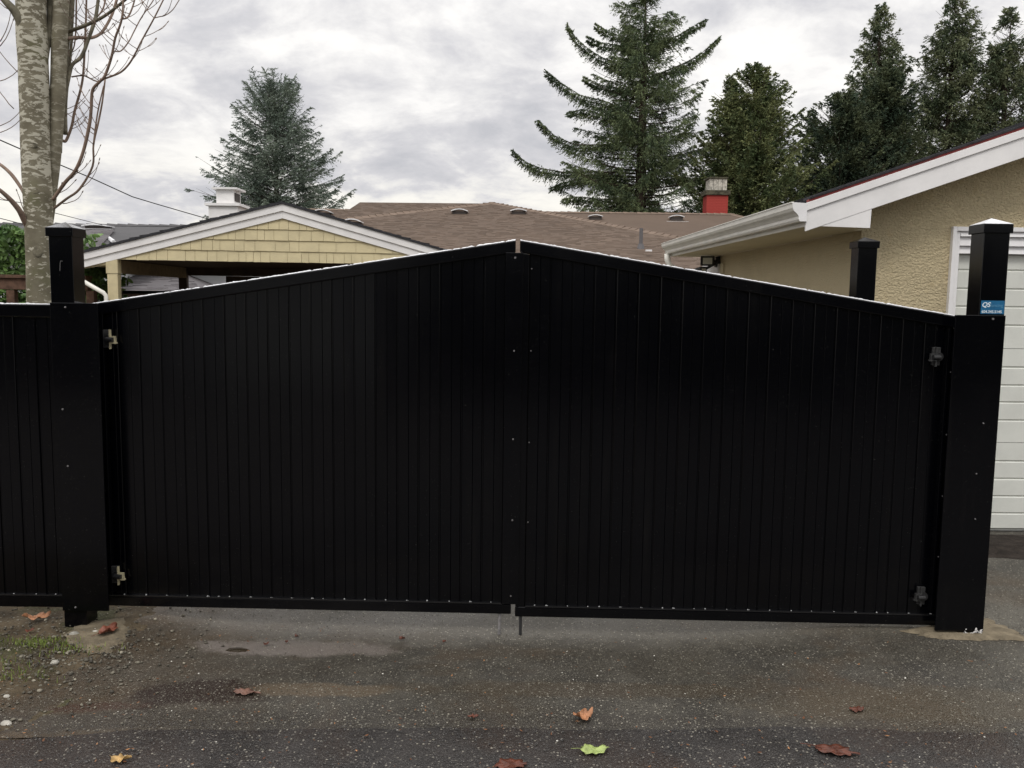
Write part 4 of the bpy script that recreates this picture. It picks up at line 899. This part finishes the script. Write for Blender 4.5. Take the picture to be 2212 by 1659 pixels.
# ------------------------------------------------------------------ laurel hedge and bush
def hedge(name, x0, x1, y0, y1, z0, z1, n, label, m, seed, leaf=.085):
    r_ = np.random.default_rng(seed); root = empty(name, ((x0+x1)/2, (y0+y1)/2, 0), label, 'hedge')
    C = np.stack([r_.uniform(x0, x1, n), y0+(y1-y0)*r_.random(n)**2.2, z0+(z1-z0)*(1-r_.random(n)**1.5)], 1)
    bump = np.array([mnoise.noise(Vector((c[0]*1.6, c[2]*1.2+seed, 0)))+.5*mnoise.noise(Vector((c[0]*4.5, c[2]*4.+seed, 1))) for c in C]); C[:, 1] += bump*.28; C[:, 2] += np.array([mnoise.noise(Vector((c[0]*2.4, seed*1.7, c[1]))) for c in C])*.16*(C[:, 2]-z0)/(z1-z0)
    C -= np.array([(x0+x1)/2, (y0+y1)/2, 0])
    D = unit(r_.normal(0, 1, (n, 3))+np.array([0, -.4, .5])); Wv = unit(np.cross(D, unit(np.array([0, -1., .7])+r_.normal(0, .55, (n, 3)))))
    ln = leaf*r_.uniform(.7, 1.3, n); wd = ln*r_.uniform(.38, .5, n); Nn = np.cross(D, Wv)
    v = np.empty((n, 6, 3)); v[:, 0] = C-D*ln[:, None]*.5; v[:, 3] = C+D*ln[:, None]*.5
    for k, (f, sgn) in {1: (-.18, 1), 2: (.2, 1), 4: (.2, -1), 5: (-.18, -1)}.items(): v[:, k] = C+D*(ln*f)[:, None]+Wv*(wd*.5*sgn)[:, None]+Nn*(wd*.16)[:, None]
    V = v.reshape(-1, 3); base_ = np.arange(n)[:, None]*6
    F = np.concatenate([base_+np.array([0, 1, 2, 3]), base_+np.array([0, 3, 4, 5])], 1).reshape(-1)
    tag(npmesh('foliage', V, F, 4, m, root), kind='stuff')
    b_ = MB()
    for k in range(24):
        x = random.uniform(x0, x1)-(x0+x1)/2; b_.tube([(x, .1, 0), (x+random.uniform(-.1, .1), .12, z1*.5), (x+random.uniform(-.2, .2), .05, z1*.85)], [.02, .014, .006], 5)
    b_.build('stems', M['stem'], root)
hedge('laurel_hedge', -10.6, -6.9, 13.3, 14.6, .3, 2.66, 13000, 'glossy green laurel hedge behind the pale tree trunk at far left', M['laurel'], 3, .12)
hedge('laurel_hedge', -7.0, -6.35, 13.2, 14.4, .3, 2.12, 2600, 'darker laurel bush between the left post and the carport column', M['laurel'], 5, .105)

# ------------------------------------------------------------------ unseen garage and hedges added behind the viewer to shape the gate's reflection
LG = empty('added_lane_garage', (-5.3, -7.6, 0), 'pale garage added unseen across the lane to give the left gate leaf its sheen', 'garage')
MB().box(-2.0, 2.1, -3.5, 0, 0, 2.55).build('wall', M['siding'], LG)
MB().box(-1.5, 1.5, .001, .03, .02, 2.1).build('garage_door', M['door_panel'], LG)
b_ = MB(); b_.prism_xz([(-2.4, 2.5), (2.5, 2.5), (.05, 3.3)], -3.7, .3); b_.build('roof', M['black_roof'], LG)
hedge('added_dark_hedge', -3.0, 12.5, -8.6, -7.5, .0, 3.5, 26000, 'tall hedge added unseen across the lane to darken the gate, right of the pale garage', M['laurel_dark'], 15, .2)
hedge('added_dark_hedge', -16, -7.6, -8.6, -7.5, .0, 3.5, 15000, 'tall hedge added unseen across the lane to darken the gate, left of the pale garage', M['laurel_dark'], 16, .2)
for o_ in [o for o in S.objects if o.name.startswith('added_dark_hedge')]:
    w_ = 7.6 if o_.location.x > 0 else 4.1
    MB().box(-w_, w_, -.45, .2, 0, 3.2).build('dark_backing', M['con_bark'], o_)  # solid dark box inside each added hedge, blocks light

# ------------------------------------------------------------------ bare deciduous tree
TY = 6.0
def tp(x, y, dy=0.): return Vector(P(x, y, TY+dy))
TB = Vector((tp(85, 655).x, TY, 0)); TR = empty('bare_tree', TB, 'bare winter tree with pale lichen spotted trunk and reddish twigs', 'tree')
def smooth_pts(pts, k=5):
    out = []
    for i in range(len(pts)-1):
        p0, p1, p2, p3 = pts[max(i-1, 0)], pts[i], pts[i+1], pts[min(i+2, len(pts)-1)]
        for j in range(k):
            t_ = j/k; out.append(tuple(.5*((2*b)+(c-a)*t_+(2*a-5*b+4*c-d)*t_**2+(-a+3*b-3*c+d)*t_**3) for a, b, c, d in zip(p0, p1, p2, p3)))
    return out+[tuple(pts[-1])]
def limb(pts, dys, name, m, n=10, bumpy=0.):
    """pts (x, y, width) -> tube"""
    q = []
    for i, (x, y, w) in enumerate(pts):
        dy = dys[0]+(dys[1]-dys[0])*i/(len(pts)-1); v = tp(x, y, dy)-TB; q.append((v.x, v.y, v.z, w*(1.25 if w < 7 else 1.)/FPX*(TY+dy)/2))
    q = smooth_pts(q); b_ = MB(); P_ = [a[:3] for a in q]; R_ = [a[3]*(1+bumpy*mnoise.noise(Vector((0, 0, a[2]*4)))) for a in q]
    b_.tube(P_, R_, n); b_.build(name, m, TR, smooth=True); return q
def foot(pts): return pts
limb([(67, -160, 60), (67, -20, 60), (68, 60, 59), (73, 165, 57), (77, 335, 57), (81, 407, 57), (84, 500, 54), (85, 655, 50), (88, 900, 54), (92, 1160, 64)], (0, 0), 'trunk', M['bark'], 22, .05)
limb([(137, -160, 33), (132, -20, 33), (128, 100, 31), (124, 225, 29), (119, 335, 24), (115, 400, 18), (113, 450, 12), (108, 500, 8)], (.08, .06), 'stem', M['bark2'], 14, .06)
limb([(110, -160, 26), (113, 20, 20), (105, 80, 14), (101, 115, 10), (97, 160, 8)], (.12, .0), 'branch', M['stem'])
limb([(54, 70, 22), (44, 45, 20), (30, 22, 17), (6, -5, 14), (-30, -60, 12)], (-.04, -.15), 'branch', M['stem'])
limb([(62, 492, 14), (54, 478, 13), (42, 455, 12), (24, 433, 10), (0, 411, 8), (-25, 395, 7)], (-.02, -.25), 'branch', M['twig'])
limb([(56, 425, 8), (45, 405, 7), (24, 376, 6), (0, 355, 5), (-20, 345, 4)], (-.02, .2), 'branch', M['twig'])
BR = [([(136, 304, 5), (143, 303, 5), (155, 272, 4.6), (161, 241, 4.4), (174, 194, 4), (180, 157, 3.8), (184, 82, 3.6), (186, 31, 3.2), (187, -15, 3)], .25, .4),
      ([(114, 432, 6), (140, 395, 6), (163, 368, 5.6), (180, 327, 5.4), (193, 270, 5.6), (197, 235, 5.4), (200, 195, 5), (216, 176, 4.6), (227, 163, 4.6), (241, 122, 4.2), (249, 82, 3.8), (263, 41, 3.4), (267, -15, 3)], -.05, -.3),
      ([(117, 450, 4.4), (143, 430, 4.2), (172, 408, 4), (200, 359, 3.4), (202, 312, 3.2), (213, 262, 3), (221, 220, 2.8), (227, 172, 2.6)], .0, -.1),
      ([(202, 312, 3), (208, 262, 2.6), (214, 228, 2.4), (224, 185, 2)], -.06, -.1),
      ([(148, 68, 6.5), (184, 55, 6), (225, 35, 5), (270, 0, 4.4), (290, -20, 4)], .2, -.1),
      ([(137, 225, 8), (141, 204, 8), (150, 160, 8), (157, 139, 7.4), (176, 122, 8), (190, 88, 7), (204, 47, 6.4), (208, 31, 6), (214, -15, 5)], .1, .2),
      ([(145, 84, 6), (168, 81, 5.6), (194, 82, 5.2), (212, 76, 5), (225, 63, 4.6), (243, 29, 4.4), (256, -15, 4)], .1, .5),
      ([(155, 166, 2.6), (178, 163, 2.6), (190, 167, 2.4), (204, 174, 2.4), (216, 176, 2.2), (229, 169, 3.2), (259, 157, 3.2), (278, 139, 3), (292, 116, 2.8), (306, 88, 2.6), (333, 39, 2.4), (360, -15, 2)], .3, .1),
      ([(245, 110, 2.2), (261, 110, 2.1), (278, 90, 2), (290, 67, 1.9), (306, 37, 1.8), (329, 4, 1.7), (338, -15, 1.6)], -.25, -.1),
      ([(333, 39, 1.8), (345, 36, 1.7), (357, 33, 1.6), (374, 20, 1.5), (394, -12, 1.3)], .1, .1),
      ([(263, 41, 3), (276, 37, 2.8), (286, 16, 2.6), (294, -12, 2.2)], -.25, -.2),
      ([(140, 290, 12), (141, 220, 9), (152, 120, 5), (156, 60, 4), (160, -15, 3.6)], .2, .3),
      ([(130, 330, 8), (133, 250, 8), (140, 160, 9), (148, 60, 10), (155, -20, 10)], .15, .25),
      ([(165, -15, 3), (164, 60, 2.6), (160, 100, 2.2), (150, 120, 1.8)], .3, .3),
      ([(230, -15, 3), (222, 20, 2.6), (200, 45, 2.2), (170, 60, 2)], .4, .3)]
twb = MB(); rt = random.Random(5)
def twig(p0, d, ln, r0):
    pts = []; p = Vector(p0); d = Vector(d)
    n = 6
    for k in range(n+1):
        pts.append(p.copy()); d = (d+Vector((0, 0, .16))+Vector((rt.gauss(0, .05), rt.gauss(0, .05), rt.gauss(0, .05)))).normalized(); p += d*ln/n
    twb.tube(pts, [r0*(1-.45*k/n) for k in range(n+1)], 5); e = pts[-1]; twb.tube([e-(pts[-1]-pts[-2])*.1, e+(pts[-1]-pts[-2]).normalized()*.012], [r0*1.3, r0*.8], 5)
    return pts
for pts, d0, d1 in BR:
    q = limb(pts, (d0, d1), 'branch', M['twig'] if pts[0][2] < 6.2 else M['stem'], 8)
    L_ = len(q)
    for i in range(3, L_-1):
        if rt.random() < .30:
            p = Vector(q[i][:3]); tdir = (Vector(q[min(i+1, L_-1)][:3])-Vector(q[i-1][:3])).normalized(); a = rt.choice([-1, 1])
            sd = Vector((a*rt.uniform(.5, 1), rt.gauss(0, .5), rt.uniform(-.25, .3)))
            if tdir.z < 0: tdir = -tdir
            tt = twig(p, (sd+tdir*.35).normalized(), rt.uniform(.06, .26), .0027)
            if rt.random() < .4: twig(tt[3], (sd+Vector((rt.gauss(0, .5), 0, .6))).normalized(), rt.uniform(.04, .1), .0022)
for (x, y), d, ln in [((48, 165), (-1, 0, .6), .33), ((30, 235), (-1, -.3, .9), .25), ((0, 175), (.6, 0, .1), .2), ((-10, 275), (1, 0, .15), .22), ((-10, 288), (1, 0, .1), .24), ((20, 20), (-1, 0, .2), .1), ((0, 90), (.8, 0, 1.), .24), ((0, 100), (.3, 0, .3), .2), ((24, 433), (-1, 0, -.1), .16), ((52, 455), (-.3, 0, .7), .14), ((118, 420), (1, -.2, .1), .2), ((136, 440), (1, 0, -.1), .17)]:
    twig(tp(x, y)-TB, Vector(d).normalized(), ln, .0034)
tag(twb.build('twigs', M['twig'], TR, smooth=True), kind='stuff')
# knots
for x, y, w, h_ in ((130/1.4756, 613/1.4756, 24, 14), (128/1.4756+8, 545, 17, 24), (125/1.4756, 470/1.4756, 22, 12)):
    v = tp(x, y)-TB; r_ = 27/FPX*TY; b_ = MB(); ax = math.asin(max(-.9, min(.9, (v.x+TB.x-tp(84, y).x)/r_)))
    vs = []; n = 14
    for ring, (s, dd) in enumerate(((1., -.001), (.8, .004), (.3, -.004))):
        for k in range(n):
            a = 2*math.pi*k/n; xx = (v.x)+s*w/2/FPX*TY*math.cos(a); zz_ = v.z+s*h_/2/FPX*TY*math.sin(a); cx_ = tp(84, y).x-TB.x
            vs.append((xx, -math.sqrt(max(1e-4, r_**2-(xx-cx_)**2))-dd, zz_))
    b_.add(vs, [(r*n+k, r*n+(k+1) % n, (r+1)*n+(k+1) % n, (r+1)*n+k) for r in range(2) for k in range(n)]+[tuple(range(2*n, 3*n))]); b_.build('knot', M['stem'], TR, smooth=True)

# ------------------------------------------------------------------ leaves on the ground
def lmat(name, a, c, rough=.5): return mat(name, a, rough, .4, var=.35, vscale=35, bump=.4, bscale=90)
def leaf(px, py, size, rot, m, label, lobes=5, curl=.25, wide=.75, stem=True, z=.008, seed=0, cat='leaf', flat=1.):
    p = G(px, py, z); rr = random.Random(seed); root = empty('fallen_leaf', (p[0], p[1], hgt(p[0], p[1])+z), label, cat, rot, 'fallen leaves')
    n = 40; vs = [(0, 0, .006)]; 
    for ring in (.35, .7, 1.):
        for k in range(n):
            a = 2*math.pi*k/n; r = 1.
            if lobes: r = .80+.20*abs(math.cos(a*lobes/2))
            r *= 1+.05*math.sin(a*11+seed)+.08*math.sin(a*4+seed*3)+rr.uniform(-.05, .05); taper = 1-.35*max(0, math.cos(a))
            x = size*.5*ring*r*math.cos(a); y = size*.5*wide*ring*r*taper*math.sin(a)
            zz_ = curl*size*(ring**2)*(.35*math.sin(a*2+seed)+.25*math.sin(a*5+seed*2)+.35)*flat+.003*math.sin(a*9)
            vs.append((x, y, max(.0005, zz_+.002)))
    fs = [(0, 1+k, 1+(k+1) % n) for k in range(n)]+[(1+r*n+k, 1+(r+1)*n+k, 1+(r+1)*n+(k+1) % n, 1+r*n+(k+1) % n) for r in range(2) for k in range(n)]
    b_ = MB(); b_.add(vs, fs); o = b_.build('blade', m, root, smooth=True); sm_ = o.modifiers.new('thickness', 'SOLIDIFY'); sm_.thickness = .0008
    if stem: b_ = MB(); b_.tube([(-size*.30, 0, .005), (-size*.55, .004, .010), (-size*.78, .012, .006)], [.0016, .0013, .0011], 5); b_.build('stalk', m, root)
    return root
M['l_orange'] = lmat('dry_orange_leaf', (.36, .165, .08), 0); M['l_green'] = lmat('yellow_green_leaf', (.30, .37, .12), 0, .4); M['l_yellow'] = lmat('yellow_tan_leaf', (.48, .31, .12), 0)
M['l_brown'] = lmat('wet_brown_leaf', (.10, .032, .018), 0, .4); M['l_red'] = lmat('red_brown_leaf', (.17, .055, .032), 0, .45); M['l_pink'] = lmat('pale_pink_brown_leaf', (.16, .085, .062), 0)
leaf(1260, 1549, .088, .5, M['l_orange'], 'crumpled dry orange leaf lying on the edge of the road', 5, .42, .8, False, .012, 1)
leaf(1284, 1621, .115, .12, M['l_green'], 'yellow green lobed leaf lying on the dark road', 7, .16, .62, True, .012, 2)
leaf(260, 1641, .075, .3, M['l_yellow'], 'small yellow tan curled leaf near the bottom left corner', 5, .3, .5, False, .012, 3)
leaf(1104, 1652, .13, .1, M['l_brown'], 'wet dark brown leaf cut by the bottom edge', 6, .06, .6, False, .012, 4)
leaf(1806, 1622, .17, -.25, M['l_brown'], 'large flat wet red brown leaf on the road at right', 5, .04, .5, True, .012, 5)
leaf(233, 1350, .125, 1.2, M['l_red'], 'folded red brown leaf on the concrete beside the left post', 0, .28, .55, True, .016, 6)
leaf(78, 1321, .14, .2, M['l_orange'], 'orange tan leaf lying under the left fence', 4, .25, .5, False, .012, 7)
leaf(64, 1349, .05, .9, M['l_red'], 'tiny red leaf on the soil under the left fence', 3, .2, .5, False, .01, 8)
leaf(532, 1495, .12, -.15, M['l_pink'], 'pale pinkish decayed leaf in the damp patch', 5, .08, .45, False, .004, 9)
leaf(1500, 1535, .06, .8, M['l_brown'], 'small brown leaf scrap on the driveway right of centre', 4, .1, .5, False, .005, 10) if False else None
for i, (x, y, s_, lb) in enumerate(((574, 1364, .03, 'tiny dark leaf scrap just right of the small puddle'), (640, 1345, .028, 'tiny curled brown scrap close under the left gate leaf'), (868, 1350, .034, 'dark leaf scrap on the driveway left of the drop rods, larger of two'), (960, 1357, .022, 'tiny dark scrap nearest the drop rods on their left'), (618, 1358, .022, 'smallest dark leaf scrap of the trio right of the puddle'))):
    leaf(x, y, s_, rt.uniform(0, 3), M['l_brown'], lb, 3, .4, .7, False, .006, 20+i)
leaf(1022, 1548, .05, .2, M['l_brown'], 'small brown leaf scrap beside the middle of the road edge', 4, .12, .5, False, .008, 31)
leaf(1730, 1464+0, .05, 1.2, M['l_brown'], 'small dull brown scrap on the driveway', 4, .05, .5, False, .006, 32) if False else None
leaf(1852, 1532, .075, .4, M['l_brown'], 'faint brown stain like leaf above the road edge at right', 5, .03, .6, False, .004, 33)

# stones, grit, grass
def stones(name, n, fx, smin, smax, m, seed, zoff=0.):
    r_ = np.random.default_rng(seed); ico = np.array([(0, 0, 1), (.89, 0, .45), (.28, .85, .45), (-.72, .53, .45), (-.72, -.53, .45), (.28, -.85, .45), (.72, .53, -.45), (-.28, .85, -.45), (-.89, 0, -.45), (-.28, -.85, -.45), (.72, -.53, -.45), (0, 0, -1)])
    tri = np.array([(0, 1, 2), (0, 2, 3), (0, 3, 4), (0, 4, 5), (0, 5, 1), (1, 6, 2), (2, 7, 3), (3, 8, 4), (4, 9, 5), (5, 10, 1), (6, 7, 2), (7, 8, 3), (8, 9, 4), (9, 10, 5), (10, 6, 1), (11, 7, 6), (11, 8, 7), (11, 9, 8), (11, 10, 9), (11, 6, 10)])
    xy = fx(n, r_); n = len(xy); s = smin+(smax-smin)*r_.random(n)**3; V = ico[None]*(1+r_.normal(0, .14, (n, 12, 1)))*s[:, None, None]*np.stack([r_.uniform(.8, 1.3, n), r_.uniform(.7, 1.1, n), r_.uniform(.45, .8, n)], 1)[:, None]
    a = r_.uniform(0, 6.28, n); ca_, sa_ = np.cos(a)[:, None], np.sin(a)[:, None]; x, y = V[..., 0]*ca_-V[..., 1]*sa_, V[..., 0]*sa_+V[..., 1]*ca_
    zz_ = np.array([hgt(q[0], q[1]) for q in xy])+s*.2+zoff; V = np.stack([x+xy[:, :1], y+xy[:, 1:], V[..., 2]+zz_[:, None]], -1).reshape(-1, 3)
    F = (tri[None]+np.arange(n)[:, None, None]*12).reshape(-1); return tag(npmesh(name, V, F, 3, m), kind='stuff')
def stonemat(name, lo, hi, isl=.0):
    m = mat(name, lo, .75, .3); t, b = tree_of(m); g = t.nodes.new('ShaderNodeNewGeometry'); t.links.new(ramp(t, g.outputs['Random Per Island'], [(0, lo), (.7, tuple((a+c)/2 for a, c in zip(lo, hi))), (.93, hi), (1., tuple(min(1, c*1.5) for c in hi))]), b.inputs['Base Color']); return m
M['gravel'] = stonemat('mixed_gravel', (.05, .045, .036), (.22, .20, .155)); M['grit'] = stonemat('road_grit', (.035, .034, .034), (.13, .125, .12)); M['white_grit'] = mat('white_pebble', (.62, .60, .54), .6, .4)
def f_verge(n, r_):
    x = r_.uniform(-3.2, -1.45, n); y = r_.uniform(3.3, 4.75, n); d = np.exp(-((x+2.25)/.45)**2-((y-4.05)/.28)**2)+.18*np.clip((-1.5-x)/.8, 0, 1); k = r_.random(n) < d; return np.stack([x[k], y[k]], 1)
stones('gravel', 9000, f_verge, .002, .011, M['gravel'], 1)
def f_drive(n, r_):
    return np.stack([r_.uniform(-2.4, 3.2, n), 3.35+2.4*r_.random(n)**1.3], 1)
stones('driveway_grit', 26000, f_drive, .0011, .0034, M['gravel'], 2)
def f_road(n, r_): return np.stack([r_.uniform(-2.6, 2.8, n), r_.uniform(2.7, 3.36, n)], 1)
stones('road_grit', 14000, f_road, .0014, .0038, M['grit'], 3, .008)
tag(npmesh('dummy_mesh', np.zeros((3, 3)), [0, 1, 2], 3, M['grit']), kind='stuff'); bpy.data.objects.remove(bpy.data.objects['dummy_mesh'])
def f_white(n, r_):
    pts = [G(*q)[:2] for q in ((1700, 1409), (2200, 1512), (1414, 1395), (1415, 1438-30), (995, 1535), (205, 1347), (255, 1535), (1945, 1500), (2072, 1597), (1092, 1500), (437, 1623), (370, 1418), (280, 1420), (545, 1548), (1150, 1610), (1480, 1500))]
    return np.array(pts+[(r_.uniform(-2.4, 3), r_.uniform(3.1, 4.3)) for _ in range(n)])
stones('white_pebbles', 60, f_white, .0022, .0052, M['white_grit'], 4, .006)
r_ = np.random.default_rng(77); Vl = []
for _ in range(420):
    if r_.random() < .62: x, y = r_.uniform(-2.2, 2.5), r_.uniform(2.9, 3.5)
    else: x, y = r_.uniform(-2.6, 2.6), r_.uniform(3.4, 4.6)
    a = r_.uniform(0, 6.28); l_ = r_.uniform(.003, .011); w = l_*r_.uniform(.15, .6); z0 = hgt(x, y)+.010+r_.uniform(0, .003); d = np.array([math.cos(a), math.sin(a), 0]); q = np.array([-d[1], d[0], 0]); p = np.array([x, y, z0])
    Vl += [p-d*l_, p+q*w, p+d*l_+np.array([0, 0, r_.uniform(0, .004)]), p-q*w]
M['litter'] = stonemat('brown_leaf_litter', (.09, .035, .018), (.34, .17, .075))
tag(npmesh('leaf_litter', np.array(Vl), np.arange(len(Vl)), 4, M['litter']), kind='stuff')
# bigger stones and lumps beside the left post
for (x, y, s_, lb) in ((160, 1357, .028, 'pale chipped stone at the foot of the left post'), (205, 1352, .02, 'small grey stone touching the left post foot'), (12, 1546, .024, 'pale rounded stone near the lower left edge'), (118, 1416, .022, 'flat tan stone on the soil verge'), (14, 1488, .016, 'small tan pebble stone near the left edge of the verge')):
    p = G(x, y); b_ = MB(); vs = []; n = 10
    for j, (rz_, hh) in enumerate(((1., 0), (.95, .3), (.55, .62), (0.05, .7))):
        for k in range(n): a = 2*math.pi*k/n; w = 1+.2*mnoise.noise(Vector((math.cos(a)*1.5+x, math.sin(a)*1.5, j*.6))); vs.append((s_*rz_*w*math.cos(a), s_*.7*rz_*w*math.sin(a), s_*hh))
    b_.add(vs, [(j*n+k, j*n+(k+1) % n, (j+1)*n+(k+1) % n, (j+1)*n+k) for j in range(3) for k in range(n)]+[tuple(range(3*n, 4*n))])
    o = b_.build('stone', M['cement'], None, smooth=True); o.location = (p[0], p[1], hgt(p[0], p[1])-.004); tag(o, lb, 'stone', 'stones on the soil verge')
# grass tuft
r_ = np.random.default_rng(9); Vg = []
for cx, cy, n, sp_ in ((-2.40, 4.21, 300, .10), (-2.20, 4.13, 120, .10), (-2.5, 3.93, 160, .14), (-2.3, 3.82, 90, .1), (-2.62, 3.75, 90, .12)):
    for _ in range(n):
        x, y = cx+r_.normal(0, sp_), cy+r_.normal(0, sp_*.35); h_ = r_.uniform(.008, .028); a = r_.uniform(0, 6.28); l_ = r_.uniform(.2, 1.1)*h_; z0 = hgt(x, y); w = .0018
        d = np.array([math.cos(a), math.sin(a), 0]); s_ = np.array([-d[1], d[0], 0])*w; p = np.array([x, y, z0])
        Vg += [p-s_, p+s_, p+d*l_*.4+np.array([0, 0, h_*.7])+s_*.7, p+d*l_*.4+np.array([0, 0, h_*.7])-s_*.7, p+d*l_*.4+np.array([0, 0, h_*.7])-s_*.7, p+d*l_*.4+np.array([0, 0, h_*.7])+s_*.7, p+d*l_+np.array([0, 0, h_])+s_*.15, p+d*l_+np.array([0, 0, h_])-s_*.15]
tag(npmesh('grass', np.array(Vg), np.arange(len(Vg)), 4, M['grass']), kind='stuff')
# dark soil heap line in front of the garage sill
vs = []; fs = []; n = 60
for i in range(n+1):
    x = 2.9+i*.055; y0 = 6.33; y1 = 5.74+wob(x, 3, .08, 3.); ym = (y0+y1)/2
    vs += [(x, y0, .012), (x, ym, .022+.01*mnoise.noise(Vector((x*9, 0, 0)))), (x, y1, -.006)]
fs = [(i*3+k, i*3+k+1, i*3+k+4, i*3+k+3) for i in range(n) for k in range(2)]
M['dark_soil'] = mat('dark_damp_soil', (.028, .022, .018), .9, .2, var=.4, vscale=12, bump=.9, bscale=40)
tag(MB().add(vs, fs).build('soil_strip', M['dark_soil'], None, smooth=True), kind='structure')
# shallow wet depression by the gate with a thin skin of standing water
M['puddle'] = mat('shallow_puddle', (.035, .026, .016), .05, .5)
blob('puddle', -1.39, 4.22, .06, .035, hgt(-1.39, 4.22)-.0005, M['puddle'], 2., 30, .001, kind='structure')
print('leaf quads', tot)
